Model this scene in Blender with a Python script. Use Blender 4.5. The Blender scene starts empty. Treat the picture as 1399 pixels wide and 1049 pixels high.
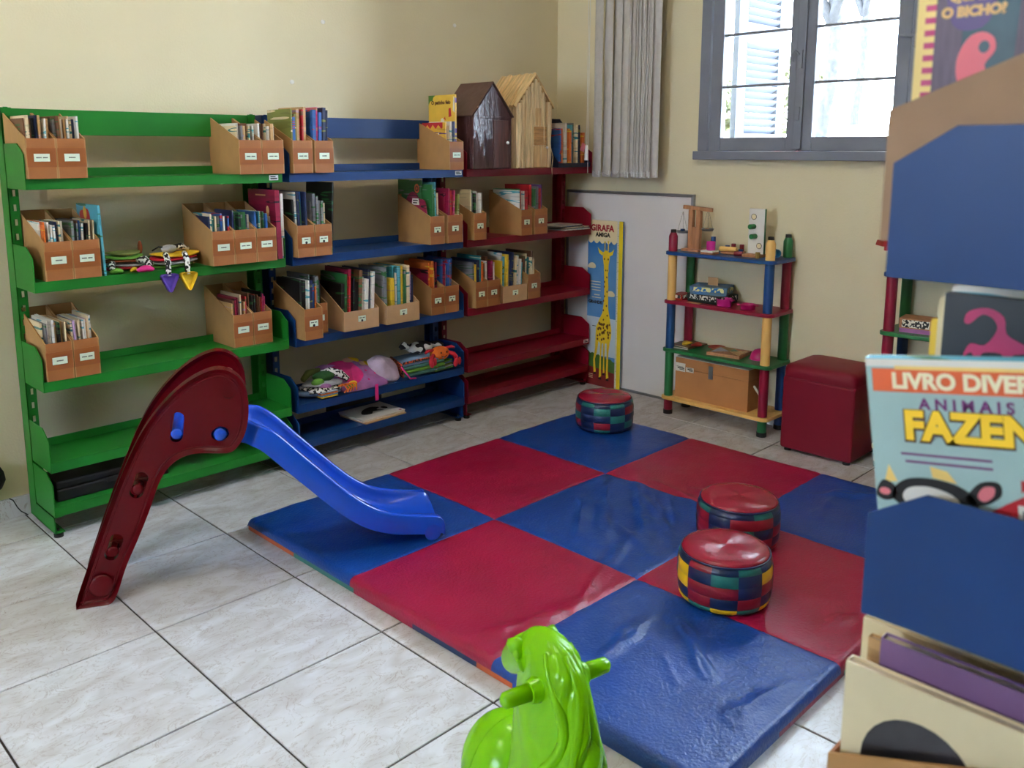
import bpy, bmesh, math, random
from mathutils import Matrix, Vector, noise
random.seed(7)
PI = math.pi
sc = bpy.context.scene
COL = sc.collection

# ---------------------------------------------------------------- camera
cam_d = bpy.data.cameras.new('camera')
cam = bpy.data.objects.new('camera', cam_d); COL.objects.link(cam)
_r = Vector((0.70881, -0.70539, 0.0)); _f = Vector((0.69571, 0.69917, -0.16478)); _u = _r.cross(_f)
_r.normalize(); _u.normalize(); _f.normalize()
M = Matrix(((_r.x, _u.x, -_f.x, -0.46278), (_r.y, _u.y, -_f.y, -3.19506), (_r.z, _u.z, -_f.z, 1.33857), (0, 0, 0, 1)))
cam.matrix_world = M
cam_d.sensor_width = 36.0
cam_d.lens = 36.0 * 1192.97 / 1399.0
cam_d.shift_x = (699.5 - 684.10) / 1399.0
cam_d.shift_y = -(524.5 - 403.27) / 1399.0
cam_d.clip_start = 0.02
cam_d.dof.use_dof = True
cam_d.dof.focus_distance = 3.4
cam_d.dof.aperture_fstop = 6.3
sc.camera = cam

# ---------------------------------------------------------------- world, exposure
world = bpy.data.worlds.new('daylight'); sc.world = world
world.use_nodes = True
_bg = world.node_tree.nodes['Background']
_bg.inputs['Color'].default_value = (0.70, 0.84, 1.0, 1)
_bg.inputs['Strength'].default_value = 26.0
sc.view_settings.view_transform = 'Standard'
sc.view_settings.look = 'None'
sc.view_settings.exposure = 1.02
sc.view_settings.gamma = 1.0
sc.view_settings.use_curve_mapping = False
LAMP_STRENGTH = 50.0
try:
    sc.cycles.max_bounces = 8; sc.cycles.diffuse_bounces = 5
    sc.cycles.use_denoising = True
    sc.cycles.sample_clamp_indirect = 6.0
except Exception:
    pass

# ---------------------------------------------------------------- materials
def lin(c):
    return tuple(((v / 255) / 12.92 if v / 255 <= 0.04045 else ((v / 255 + 0.055) / 1.055) ** 2.4) for v in c)
MATS = {}
def mat(name, rgb, rough=0.5, metal=0.0, var=0.0, vscale=8.0, bump=0.0, bscale=40.0, coat=0.0, emit=0.0, rgb2=None, stretch=None, spec=None, sss=0.0):
    if name in MATS: return MATS[name]
    m = bpy.data.materials.new(name); m.use_nodes = True
    nt = m.node_tree; N = nt.nodes; L = nt.links
    b = N['Principled BSDF']
    c = lin(rgb)
    b.inputs['Base Color'].default_value = (*c, 1)
    b.inputs['Roughness'].default_value = rough
    b.inputs['Metallic'].default_value = metal
    if coat: b.inputs['Coat Weight'].default_value = coat; b.inputs['Coat Roughness'].default_value = 0.12
    if spec is not None: b.inputs['Specular IOR Level'].default_value = spec
    tc = mp = None
    if var or bump:
        tc = N.new('ShaderNodeTexCoord'); mp = N.new('ShaderNodeMapping')
        L.new(tc.outputs['Object'], mp.inputs['Vector'])
        if stretch: mp.inputs['Scale'].default_value = stretch
    if var:
        n = N.new('ShaderNodeTexNoise'); n.inputs['Scale'].default_value = vscale; n.inputs['Detail'].default_value = 5
        L.new(mp.outputs['Vector'], n.inputs['Vector'])
        cr = N.new('ShaderNodeValToRGB')
        c2 = lin(rgb2) if rgb2 else tuple(max(0, v * (1 - var)) for v in c)
        c1 = c if rgb2 else tuple(min(1, v * (1 + var * .6)) for v in c)
        cr.color_ramp.elements[0].position = 0.36; cr.color_ramp.elements[0].color = (*c2, 1)
        cr.color_ramp.elements[1].position = 0.64; cr.color_ramp.elements[1].color = (*c1, 1)
        L.new(n.outputs['Fac'], cr.inputs['Fac']); L.new(cr.outputs['Color'], b.inputs['Base Color'])
    if bump:
        n2 = N.new('ShaderNodeTexNoise'); n2.inputs['Scale'].default_value = bscale; n2.inputs['Detail'].default_value = 4
        L.new(mp.outputs['Vector'], n2.inputs['Vector'])
        bp = N.new('ShaderNodeBump'); bp.inputs['Strength'].default_value = bump; bp.inputs['Distance'].default_value = 0.01
        L.new(n2.outputs['Fac'], bp.inputs['Height']); L.new(bp.outputs['Normal'], b.inputs['Normal'])
    if emit:
        b.inputs['Emission Color'].default_value = (*c, 1); b.inputs['Emission Strength'].default_value = emit
    MATS[name] = m
    return m

mat('wall_paint', (226, 214, 180), 0.75, var=0.05, vscale=1.2, bump=0.12, bscale=120)
mat('ceiling_paint', (235, 232, 225), 0.8, var=0.03, vscale=2)
mat('grout', (58, 50, 46), 0.9, var=0.2, vscale=30)
mat('green_steel', (28, 116, 38), 0.42, spec=.3, var=0.10, vscale=5, bump=0.02, bscale=300)
mat('blue_steel', (16, 56, 112), 0.42, spec=.3, var=0.10, vscale=5, bump=0.02, bscale=300)
mat('red_steel', (118, 6, 30), 0.42, spec=.3, var=0.10, vscale=5, bump=0.02, bscale=300)
mat('black_rubber', (18, 18, 20), 0.6, var=0.2)
mat('black_plain', (14, 13, 16), 0.55, var=0.2)
mat('chrome', (190, 190, 195), 0.25, metal=0.9, var=0.05)
mat('aluminium', (150, 152, 158), 0.4, metal=0.7, var=0.08)
mat('box_side', (172, 128, 78), 0.65, var=0.08, vscale=12, bump=0.04, bscale=180)
mat('brown_board', (160, 98, 48), 0.6, var=0.10, vscale=14, bump=0.04, bscale=200)
mat('kraft_card', (190, 150, 108), 0.75, var=0.08, vscale=12, bump=0.05, bscale=150)
mat('raw_edge', (205, 165, 118), 0.8, var=0.1, vscale=40)
mat('packing_tape', (146, 84, 42), 0.3, var=0.08, vscale=9, bump=0.06, bscale=25)
mat('label_paper', (222, 236, 214), 0.6, var=0.03)
mat('ink', (25, 25, 28), 0.7, var=0.1)
mat('page_paper', (225, 214, 192), 0.8, var=0.12, vscale=60, stretch=(8, 1, 1))
mat('window_paint', (122, 126, 140), 0.5, var=0.08, vscale=6, bump=0.06, bscale=60)
mat('shutter_paint', (74, 80, 94), 0.6, var=0.06, vscale=6)
mat('blind_cloth', (196, 192, 188), 0.85, var=0.05, vscale=30, bump=0.05, bscale=200)
mat('white_plastic', (225, 225, 225), 0.4, var=0.03)
mat('whiteboard', (228, 222, 220), 0.35, var=0.03, vscale=3)
mat('slide_red', (92, 5, 16), 0.26, var=0.06, vscale=4, spec=.2)
mat('slide_blue', (8, 76, 205), 0.22, var=0.05, vscale=4, coat=0.15)
mat('horse_green', (120, 190, 0), 0.22, var=0.05, vscale=6, spec=.3)
mat('mat_red', (152, 12, 58), 0.34, var=0.12, vscale=3, bump=0.22, bscale=110)
mat('mat_blue', (14, 64, 146), 0.34, var=0.12, vscale=3, bump=0.22, bscale=110)
mat('mat_teal', (60, 120, 112), 0.45, var=0.1)
mat('mat_orange', (190, 90, 50), 0.5, var=0.1)
mat('mat_navy', (24, 44, 84), 0.45, var=0.1)
mat('vinyl_red', (150, 20, 48), 0.26, var=0.08, vscale=5, bump=0.15, bscale=45)
mat('vinyl_navy', (22, 38, 80), 0.32, var=0.1, vscale=8, bump=0.1, bscale=60)
mat('vinyl_teal', (36, 112, 108), 0.32, var=0.1, vscale=8, bump=0.1, bscale=60)
mat('vinyl_crimson', (140, 22, 40), 0.32, var=0.1, vscale=8, bump=0.1, bscale=60)
mat('vinyl_yellow', (232, 180, 20), 0.35, var=0.08, vscale=8, bump=0.1, bscale=60)
mat('cube_vinyl', (120, 8, 34), 0.5, spec=.3, var=0.06, vscale=5, bump=0.08, bscale=240)
mat('pole_red', (140, 16, 50), 0.35, var=0.08); mat('pole_blue', (22, 70, 130), 0.35, var=0.08)
mat('pole_green', (36, 112, 62), 0.35, var=0.08); mat('pole_yellow', (240, 190, 110), 0.4, var=0.08, stretch=(1, 1, .2), vscale=30)
mat('wood', (176, 122, 84), 0.55, var=0.22, vscale=10, stretch=(6, 6, 1))
mat('wood_pale', (205, 165, 115), 0.6, var=0.18, vscale=10, stretch=(6, 6, 1))
mat('crate_board', (184, 124, 72), 0.6, var=0.06, vscale=10, bump=0.03, bscale=150)
mat('house_brown', (80, 52, 54), 0.12, var=0.2, vscale=6, bump=1.0, bscale=9, stretch=(3, 3, .7))
mat('house_roof', (92, 66, 58), 0.5, var=0.15, vscale=9, bump=0.5, bscale=20)
mat('door_woodgrain', (88, 46, 40), 0.4, var=0.35, vscale=14, stretch=(6, 6, .6))
mat('straw', (226, 200, 156), 0.75, var=0.22, vscale=9, stretch=(10, 10, .8), bump=0.35, bscale=20)
mat('straw_roof', (222, 188, 134), 0.75, var=0.25, vscale=9, stretch=(1.2, 12, 1.2), bump=0.3, bscale=20)
mat('straw_dark', (176, 130, 78), 0.75, var=0.3, vscale=12, stretch=(1, 1, 10))
mat('giraffe_yellow', (240, 200, 40), 0.5, var=0.05); mat('giraffe_brown', (110, 64, 30), 0.5, var=0.1)
mat('poster_sky', (120, 165, 205), 0.4, var=0.5, vscale=1.6, rgb2=(50, 120, 190), stretch=(1, 1, 1))
mat('poster_cream', (236, 220, 178), 0.4, var=0.03); mat('poster_grass', (74, 120, 48), 0.5, var=0.2)
mat('poster_soil', (126, 30, 34), 0.45, var=0.1); mat('poster_red', (160, 20, 40), 0.45, var=0.05)
mat('poster_pale', (200, 215, 228), 0.45, var=0.05); mat('ruler_yellow', (238, 208, 40), 0.4, var=0.04)
mat('bark', (40, 40, 44), 0.9, var=0.5, vscale=20, bump=0.6, bscale=20)
mat('leaf', (96, 98, 62), 0.8, var=0.4, vscale=9)
mat('outdoor_ground', (165, 160, 145), 0.9, var=0.2)
mat('outdoor_red', (230, 110, 120), 0.6, var=0.1); mat('outdoor_wall', (220, 218, 212), 0.8, var=0.1)

def glassmat():
    m = bpy.data.materials.new('window_glass'); m.use_nodes = True
    nt = m.node_tree; N = nt.nodes; L = nt.links
    out = N['Material Output']; N.remove(N['Principled BSDF'])
    tr = N.new('ShaderNodeBsdfTransparent'); gl = N.new('ShaderNodeBsdfGlossy'); mx = N.new('ShaderNodeMixShader'); fr = N.new('ShaderNodeFresnel')
    nz = N.new('ShaderNodeTexNoise'); nz.inputs['Scale'].default_value = 3
    cr = N.new('ShaderNodeValToRGB'); cr.color_ramp.elements[0].color = (.93, .95, .96, 1); cr.color_ramp.elements[1].color = (.98, .99, 1, 1)
    L.new(nz.outputs['Fac'], cr.inputs['Fac']); L.new(cr.outputs['Color'], tr.inputs['Color'])
    gl.inputs['Roughness'].default_value = 0.02; fr.inputs['IOR'].default_value = 1.45
    L.new(fr.outputs['Fac'], mx.inputs['Fac']); L.new(tr.outputs['BSDF'], mx.inputs[1]); L.new(gl.outputs['BSDF'], mx.inputs[2])
    L.new(mx.outputs['Shader'], out.inputs['Surface'])
    MATS['glass'] = m
glassmat()

def tilemat():
    m = bpy.data.materials.new('marbled_tile'); m.use_nodes = True
    nt = m.node_tree; N = nt.nodes; L = nt.links; b = N['Principled BSDF']
    tc = N.new('ShaderNodeTexCoord'); oi = N.new('ShaderNodeObjectInfo')
    add = N.new('ShaderNodeVectorMath'); add.operation = 'ADD'
    mul = N.new('ShaderNodeVectorMath'); mul.operation = 'SCALE'; mul.inputs['Scale'].default_value = 37.0
    L.new(oi.outputs['Random'], mul.inputs[0]); L.new(tc.outputs['Object'], add.inputs[0]); L.new(mul.outputs['Vector'], add.inputs[1])
    mp = N.new('ShaderNodeMapping'); mp.inputs['Rotation'].default_value = (0, 0, 0.5); mp.inputs['Scale'].default_value = (2.6, 5.0, 1)
    L.new(add.outputs['Vector'], mp.inputs['Vector'])
    n1 = N.new('ShaderNodeTexNoise'); n1.inputs['Scale'].default_value = 2.6; n1.inputs['Detail'].default_value = 7; n1.inputs['Distortion'].default_value = 1.2
    L.new(mp.outputs['Vector'], n1.inputs['Vector'])
    cr = N.new('ShaderNodeValToRGB'); e = cr.color_ramp.elements
    e[0].position = .32; e[0].color = (*lin((196, 193, 194)), 1); e[1].position = .62; e[1].color = (*lin((216, 217, 222)), 1)
    L.new(n1.outputs['Fac'], cr.inputs['Fac'])
    n2 = N.new('ShaderNodeTexNoise'); n2.inputs['Scale'].default_value = 3.4; n2.inputs['Detail'].default_value = 9; n2.inputs['Roughness'].default_value = .62; n2.inputs['Distortion'].default_value = 2.0
    L.new(mp.outputs['Vector'], n2.inputs['Vector'])
    sub = N.new('ShaderNodeMath'); sub.operation = 'SUBTRACT'; sub.inputs[1].default_value = .5; L.new(n2.outputs['Fac'], sub.inputs[0])
    ab = N.new('ShaderNodeMath'); ab.operation = 'ABSOLUTE'; L.new(sub.outputs[0], ab.inputs[0])
    cv = N.new('ShaderNodeValToRGB'); cv.color_ramp.elements[0].position = 0; cv.color_ramp.elements[0].color = (1, 1, 1, 1)
    cv.color_ramp.elements[1].position = .012; cv.color_ramp.elements[1].color = (0, 0, 0, 1); L.new(ab.outputs[0], cv.inputs['Fac'])
    ms = N.new('ShaderNodeMath'); ms.operation = 'MULTIPLY'; ms.inputs[1].default_value = .55; L.new(cv.outputs['Color'], ms.inputs[0])
    mx = N.new('ShaderNodeMix'); mx.data_type = 'RGBA'
    L.new(ms.outputs[0], mx.inputs['Factor']); L.new(cr.outputs['Color'], mx.inputs['A']); mx.inputs['B'].default_value = (*lin((140, 116, 98)), 1)
    L.new(mx.outputs['Result'], b.inputs['Base Color'])
    bp = N.new('ShaderNodeBump'); bp.inputs['Strength'].default_value = .12; bp.inputs['Distance'].default_value = .004
    L.new(n2.outputs['Fac'], bp.inputs['Height']); L.new(bp.outputs['Normal'], b.inputs['Normal'])
    b.inputs['Roughness'].default_value = 0.27
    MATS['tile'] = m
tilemat()

def emitmat(name, rgb, s):
    m = bpy.data.materials.new(name); m.use_nodes = True
    b = m.node_tree.nodes['Principled BSDF']
    b.inputs['Base Color'].default_value = (*lin(rgb), 1)
    b.inputs['Emission Color'].default_value = (*lin(rgb), 1); b.inputs['Emission Strength'].default_value = s
    MATS[name] = m
emitmat('lamp_glass', (255, 244, 224), LAMP_STRENGTH)

# ---------------------------------------------------------------- helpers
def tagp(o, label=None, cat=None, group=None, kind=None):
    if label: o['label'] = label
    if cat: o['category'] = cat
    if group: o['group'] = group
    if kind: o['kind'] = kind
    return o
def thing(name, label, cat, loc=(0, 0, 0), rz=0.0, group=None, rot=None):
    o = bpy.data.objects.new(name, None); COL.objects.link(o)
    o.empty_display_size = 0.05
    o.location = loc; o.rotation_euler = rot if rot else (0, 0, rz)
    return tagp(o, label, cat, group)

class MB:
    def __init__(s): s.v = []; s.f = []; s.m = []
    def add(s, vs, fs, m=0):
        o = len(s.v); s.v += [tuple(v) for v in vs]
        for f in fs: s.f.append(tuple(i + o for i in f)); s.m.append(m)
        return s
    def box(s, x0, x1, y0, y1, z0, z1, m=0, T=None):
        vs = [(x, y, z) for x in (x0, x1) for y in (y0, y1) for z in (z0, z1)]
        if T is not None: vs = [T @ Vector(v) for v in vs]
        return s.add(vs, [(0, 1, 3, 2), (4, 6, 7, 5), (0, 4, 5, 1), (2, 3, 7, 6), (0, 2, 6, 4), (1, 5, 7, 3)], m)
    def prism(s, poly, ax, d0, d1, m=0):
        # ax 'x': poly=(y,z); 'y': poly=(x,z); 'z': poly=(x,y)
        def P(a, b, d): return (d, a, b) if ax == 'x' else (a, d, b) if ax == 'y' else (a, b, d)
        n = len(poly)
        vs = [P(a, b, d0) for a, b in poly] + [P(a, b, d1) for a, b in poly]
        fs = [tuple(range(n)), tuple(range(2 * n - 1, n - 1, -1))] + [(i, (i + 1) % n, n + (i + 1) % n, n + i) for i in range(n)]
        return s.add(vs, fs, m)
    def loft(s, rings, m=0, caps=True, closed=True):
        n = len(rings[0]); vs = [p for r in rings for p in r]; fs = []
        for k in range(len(rings) - 1):
            for i in range(n if closed else n - 1):
                j = (i + 1) % n
                fs.append((k * n + i, k * n + j, (k + 1) * n + j, (k + 1) * n + i))
        if caps and closed:
            fs.append(tuple(range(n))); fs.append(tuple(range(len(vs) - 1, len(vs) - n - 1, -1)))
        return s.add(vs, fs, m)
    def cyl(s, p0, p1, r0, r1=None, n=14, m=0, caps=True):
        r1 = r0 if r1 is None else r1
        p0 = Vector(p0); p1 = Vector(p1); d = (p1 - p0).normalized()
        a = d.orthogonal().normalized(); b = d.cross(a)
        return s.loft([[p + (a * math.cos(2 * PI * i / n) + b * math.sin(2 * PI * i / n)) * r for i in range(n)] for p, r in ((p0, r0), (p1, r1))], m, caps)
    def lathe(s, prof, n=24, c=(0, 0, 0), m=0, caps=True):
        return s.loft([[(c[0] + r * math.cos(2 * PI * i / n), c[1] + r * math.sin(2 * PI * i / n), c[2] + z) for i in range(n)] for r, z in prof], m, caps)
    def sphere(s, c, r, nu=16, nv=10, m=0, T=None):
        r = (r, r, r) if not hasattr(r, '__len__') else r
        rings = []
        for k in range(nv + 1):
            t = -PI / 2 + PI * k / nv; t = max(-PI / 2 + .03, min(PI / 2 - .03, t))
            ring = [Vector((r[0] * math.cos(t) * math.cos(2 * PI * i / nu), r[1] * math.cos(t) * math.sin(2 * PI * i / nu), r[2] * math.sin(t))) for i in range(nu)]
            if T is not None: ring = [T @ p for p in ring]
            rings.append([(p[0] + c[0], p[1] + c[1], p[2] + c[2]) for p in ring])
        return s.loft(rings, m)
    def tube(s, path, r, n=8, m=0, caps=True):
        path = [Vector(p) for p in path]; rings = []; a = None
        for i, p in enumerate(path):
            d = (path[min(i + 1, len(path) - 1)] - path[max(i - 1, 0)]).normalized()
            if a is None: a = d.orthogonal().normalized()
            a = (a - d * a.dot(d)).normalized(); b = d.cross(a)
            rr = r[i] if hasattr(r, '__len__') else r
            rings.append([p + (a * math.cos(2 * PI * k / n) + b * math.sin(2 * PI * k / n)) * rr for k in range(n)])
        return s.loft(rings, m, caps)
    def mesh(s, name, mats, smooth=0, fixn=True):
        me = bpy.data.meshes.new(name); me.from_pydata(s.v, [], s.f)
        for mm in (mats if isinstance(mats, (list, tuple)) else [mats]): me.materials.append(MATS[mm])
        for p, i in zip(me.polygons, s.m): p.material_index = i
        if fixn:
            bm = bmesh.new(); bm.from_mesh(me); bmesh.ops.recalc_face_normals(bm, faces=bm.faces); bm.to_mesh(me); bm.free()
        if smooth:
            me.polygons.foreach_set('use_smooth', [True] * len(me.polygons))
            if smooth < 180: me.set_sharp_from_angle(angle=math.radians(smooth))
        me.update(); return me
    def build(s, name, mats, parent=None, smooth=0, bevel=0, fixn=True, world=False, seg=2, sub=0):
        if world and parent is not None:
            l = parent.location; s.v = [(a - l[0], b - l[1], c - l[2]) for a, b, c in s.v]
        o = bpy.data.objects.new(name, s.mesh(name, mats, smooth, fixn)); COL.objects.link(o); o.parent = parent
        if bevel:
            bv = o.modifiers.new('bevel', 'BEVEL'); bv.width = bevel; bv.segments = seg; bv.limit_method = 'ANGLE'; bv.angle_limit = .6
        if sub:
            ss = o.modifiers.new('sub', 'SUBSURF'); ss.levels = sub; ss.render_levels = sub
        return o
def place(me, name, parent=None, loc=(0, 0, 0), rot=(0, 0, 0), scale=(1, 1, 1)):
    o = bpy.data.objects.new(name, me); COL.objects.link(o); o.parent = parent
    o.location = loc; o.rotation_euler = rot; o.scale = scale; return o
def setorigin(o, c):
    """move the mesh origin of a top-level object to point c (its base)"""
    o.data.transform(Matrix.Translation((-c[0], -c[1], -c[2]))); o.location = c
def catmull(pts, per=6, closed=True):
    out = []; n = len(pts)
    for i in range(n if closed else n - 1):
        p = [pts[(i + k) % n] if closed else pts[max(0, min(n - 1, i + k))] for k in (-1, 0, 1, 2)]
        for t in [j / per for j in range(per)]:
            out.append(tuple(.5 * ((2 * p[1][d]) + (-p[0][d] + p[2][d]) * t + (2 * p[0][d] - 5 * p[1][d] + 4 * p[2][d] - p[3][d]) * t * t + (-p[0][d] + 3 * p[1][d] - 3 * p[2][d] + p[3][d]) * t ** 3) for d in range(len(p[1]))))
    if not closed: out.append(tuple(pts[-1]))
    return out
def offset_poly(poly, d):
    n = len(poly); A = sum(poly[i][0] * poly[(i + 1) % n][1] - poly[(i + 1) % n][0] * poly[i][1] for i in range(n))
    sg = 1 if A > 0 else -1; out = []
    for i in range(n):
        a = Vector(poly[i - 1]); b = Vector(poly[(i + 1) % n]); t = (b - a)
        if t.length < 1e-9: out.append(poly[i]); continue
        t.normalize(); nn = Vector((-t.y, t.x)) * sg
        out.append((poly[i][0] + nn.x * d, poly[i][1] + nn.y * d))
    return out
def puffy(poly, w0, w1, r, fn, mb=None, m=0):
    """plate with rounded rim; fn maps (a,b,w)->3d"""
    mb = mb or MB(); rings = []
    for k in range(4):
        t = k / 3 * PI / 2; rings.append([fn(a, b, w0 + r * (1 - math.sin(t))) for a, b in offset_poly(poly, r * (1 - math.cos(t)) if 0 else r * (1 - math.sin(t)) * 0 + r * (1 - math.cos(PI / 2 - t)))])
    for k in range(4):
        t = PI / 2 - k / 3 * PI / 2; rings.append([fn(a, b, w1 - r * (1 - math.sin(t))) for a, b in offset_poly(poly, r * (1 - math.cos(PI / 2 - t)))])
    return mb.loft(rings, m)
_tx = {}
def text_mesh(s, size=1.0, bold=0.0, matname='ink', ext=0.0, shear=0.0):
    k = (s, size, bold, matname, shear)
    if k in _tx: return _tx[k]
    cu = bpy.data.curves.new('txt', 'FONT'); cu.body = s; cu.size = size; cu.offset = bold; cu.align_x = 'CENTER'; cu.align_y = 'CENTER'; cu.shear = shear
    cu.resolution_u = 4
    o = bpy.data.objects.new('txt', cu); COL.objects.link(o)
    dg = bpy.context.evaluated_depsgraph_get(); me = bpy.data.meshes.new_from_object(o.evaluated_get(dg))
    bpy.data.objects.remove(o); bpy.data.curves.remove(cu)
    me.materials.clear(); me.materials.append(MATS[matname]); _tx[k] = me; return me
mat('ink_purple', (110, 40, 110), 0.6, var=.05); mat('ink_cream', (245, 235, 200), 0.6, var=.03); mat('ink_gold', (250, 205, 40), 0.6, var=.04)
mat('ink_tan', (235, 190, 130), 0.6, var=.04); mat('ink_red', (170, 24, 44), .6, var=.05); mat('ink_brown', (70, 30, 15), .6, var=.05)
TX = {}
for k, a in dict(girafa=('GIRAFA', .052, .0022, 'ink_red'), amiga=('AMIGA', .034, .0016, 'ink'), grande=('GRANDE!', .026, .0016, 'ink'),
                 livro=('LIVRO DIVERTIDO', .026, .0012, 'ink_cream'), animais=('A N I M A I S  D A', .0175, .0006, 'ink_purple'), fazenda=('FAZENDA', .042, .0022, 'ink_gold'), fazenda2=('FAZENDA', .042, .0038, 'ink_brown'),
                 qual=('QUAL É', .017, .0012, 'ink_tan'), bicho=('O BICHO?', .017, .0012, 'ink_tan'), patinho=('O patinho feio', .030, .0014, 'ink_brown')).items():
    TX[k] = text_mesh(*a)

# ================================================================ SETTING
XW, YW = 3.41, 0.235          # right wall plane, back wall plane
XL, YF, ZC = -4.2, -7.6, 2.9
T = 0.45
fl = MB().box(XL - .15, XW + .2, YF - .15, YW + .15, -0.12, -0.004).build('floor', 'grout'); tagp(fl, kind='structure')
tile_cache = {}
def tile(x0, x1, y0, y1):
    w, d = round(x1 - x0, 3), round(y1 - y0, 3)
    if (w, d) not in tile_cache:
        g = .0029; e = .0014; mb = MB()
        rings = [[(sx * (w / 2 - g - k), sy * (d / 2 - g - k), z) for sx, sy in ((-1, -1), (1, -1), (1, 1), (-1, 1))] for k, z in ((0, -.012), (0, -.0012), (e, 0))]
        tile_cache[(w, d)] = mb.loft(rings).mesh('tile', 'tile')
    place(tile_cache[(w, d)], 'tile', fl, ((x0 + x1) / 2, (y0 + y1) / 2, 0))
i0, i1 = math.floor(XL / T), math.ceil(XW / T); j0, j1 = math.floor(YF / T), math.ceil(YW / T)
far_tiles = MB()
for i in range(i0, i1):
    for j in range(j0, j1):
        x0, x1, y0, y1 = max(i * T, XL), min((i + 1) * T, XW), max(j * T, YF), min((j + 1) * T, YW)
        if x1 - x0 > .02 and y1 - y0 > .02:
            if i >= -3 and j >= -9: tile(x0, x1, y0, y1)
            else: far_tiles.box(x0 + .0029, x1 - .0029, y0 + .0029, y1 - .0029, -.012, 0)
tagp(far_tiles.build('tile_field', 'tile', fl), kind='stuff')
wb = MB().box(XL - .15, XW + .2, YW, YW + .15, 0, ZC).build('wall_back', 'wall_paint'); tagp(wb, kind='structure')
mat('filler', (238, 234, 226), .8, var=.05)
for px, pz in ((1.83, 1.90), (2.62, 1.96), (1.66, 1.63)):
    MB().sphere((px, YW, pz), (.012, .002, .010), 10, 6).build('filler_patch', 'filler', wb, smooth=180)
# window opening
WY0, WY1, WZ0, WZ1 = -1.80, -0.735, 1.33, 2.46
VY0, VY1 = -3.55, -2.45          # another window further along the same wall, hidden behind the nearest bookcase
wr = MB()
wr.box(XW, XW + .2, YF, VY0, 0, ZC).box(XW, XW + .2, VY1, WY0, 0, ZC).box(XW, XW + .2, WY1, YW, 0, ZC)
for a_, b_ in ((VY0, VY1), (WY0, WY1)): wr.box(XW, XW + .2, a_, b_, 0, WZ0).box(XW, XW + .2, a_, b_, WZ1, ZC)
wr = wr.build('wall_right', 'wall_paint'); tagp(wr, kind='structure')
# left wall with an opening added to let in fill daylight, front wall
LY0, LY1, LZ0, LZ1 = -2.3, -1.1, 1.45, 2.45
wl = MB().box(XL - .15, XL, YF, LY0, 0, ZC).box(XL - .15, XL, LY1, YW, 0, ZC).box(XL - .15, XL, LY0, LY1, 0, LZ0).box(XL - .15, XL, LY0, LY1, LZ1, ZC).build('wall_left', 'wall_paint'); tagp(wl, kind='structure')
wf = MB().box(XL, XW, YF - .15, YF, 0, ZC).build('wall_front', 'wall_paint'); tagp(wf, kind='structure')
ce = MB().box(XL - .15, XW + .2, YF - .15, YW + .15, ZC, ZC + .1).build('ceiling', 'ceiling_paint'); tagp(ce, kind='structure')
bb = MB().box(XL, XW, YW - .012, YW, 0, .075).build('baseboard_back', 'tile', bevel=.002); tagp(bb, kind='structure')
bb = MB().box(XW - .012, XW, YF, YW - .012, 0, .075).build('baseboard_right', 'tile', bevel=.002); tagp(bb, kind='structure')

# unseen window added for fill daylight, left wall (behind the viewer): frame + panes
w2 = thing('added_fill_window', None, None, (XL - .08, (LY0 + LY1) / 2, LZ0)); tagp(w2, kind='structure')
fr = MB(); x0, x1 = XL - .11, XL - .05
fr.box(x0, x1, LY0, LY1, LZ0, LZ0 + .06).box(x0, x1, LY0, LY1, LZ1 - .06, LZ1)
for y in (LY0, LY0 + .57, LY1 - .06): fr.box(x0, x1, y, y + .06, LZ0 + .06, LZ1 - .06)
fr.build('fill_window_frame', 'window_paint', w2, world=True, bevel=.004)
for y in (LY0 + .06, LY0 + .63):
    MB().box(XL - .082, XL - .078, y, y + .51, LZ0 + .06, LZ1 - .06).build('pane', 'glass', w2, world=True)

# the window that is in view
w1 = thing('window_1', None, None, (XW, (WY0 + WY1) / 2, WZ0)); tagp(w1, kind='structure')
def wbox(name, y0, y1, z0, z1, x0, x1, m='window_paint', par=w1, bev=.004): return MB().box(x0, x1, y0, y1, z0, z1).build(name, m, par, world=True, bevel=bev)
fx0, fx1 = XW - .03, XW + .05
wbox('frame_jamb', WY1 - .055, WY1, WZ0, WZ1, fx0, fx1); wbox('frame_jamb', WY0, WY0 + .055, WZ0, WZ1, fx0, fx1)
wbox('frame_head', WY0 + .055, WY1 - .055, WZ1 - .055, WZ1, fx0, fx1)
wbox('sill', WY0 - .012, WY1 + .012, WZ0 - .042, WZ0, XW - .055, XW + .20)
def casement(ya, yb, hinge_y, latch):
    # ya > yb ; stile 0.055, rails
    c = bpy.data.objects.new('casement', None); COL.objects.link(c); c.parent = w1; c.empty_display_size = .05
    c.location = (0, (ya + yb) / 2 - w1.location.y, 0)
    base = Vector(w1.location) + Vector(c.location)
    def cb(name, y0, y1, z0, z1, x0=XW - .022, x1=XW + .022, m='window_paint', bev=.004):
        mb = MB().box(x0, x1, y0, y1, z0, z1); mb.v = [(a - base.x, b - base.y, q - base.z) for a, b, q in mb.v]
        return mb.build(name, m, c, bevel=bev)
    sl, sr = .062, .058
    cb('stile', ya - sl, ya, WZ0 + .0005, WZ1 - .06); cb('stile', yb, yb + sr, WZ0 + .0005, WZ1 - .06)
    cb('rail', yb + sr, ya - sl, WZ0 + .0005, WZ0 + .065); cb('rail', yb + sr, ya - sl, WZ1 - .13, WZ1 - .06)
    zs = [WZ0 + .065, 1.632, 1.876, 2.112, WZ1 - .13]
    for z in zs[1:-1]: cb('glazing_bar', yb + sr, ya - sl, z, z + .012, XW - .014, XW + .014, bev=.003)
    for k in range(4):
        cb('pane', yb + sr, ya - sl, zs[k] + (.012 if k else 0), zs[k + 1], XW - .002, XW + .002, 'glass', 0)
    return c, base
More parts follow.
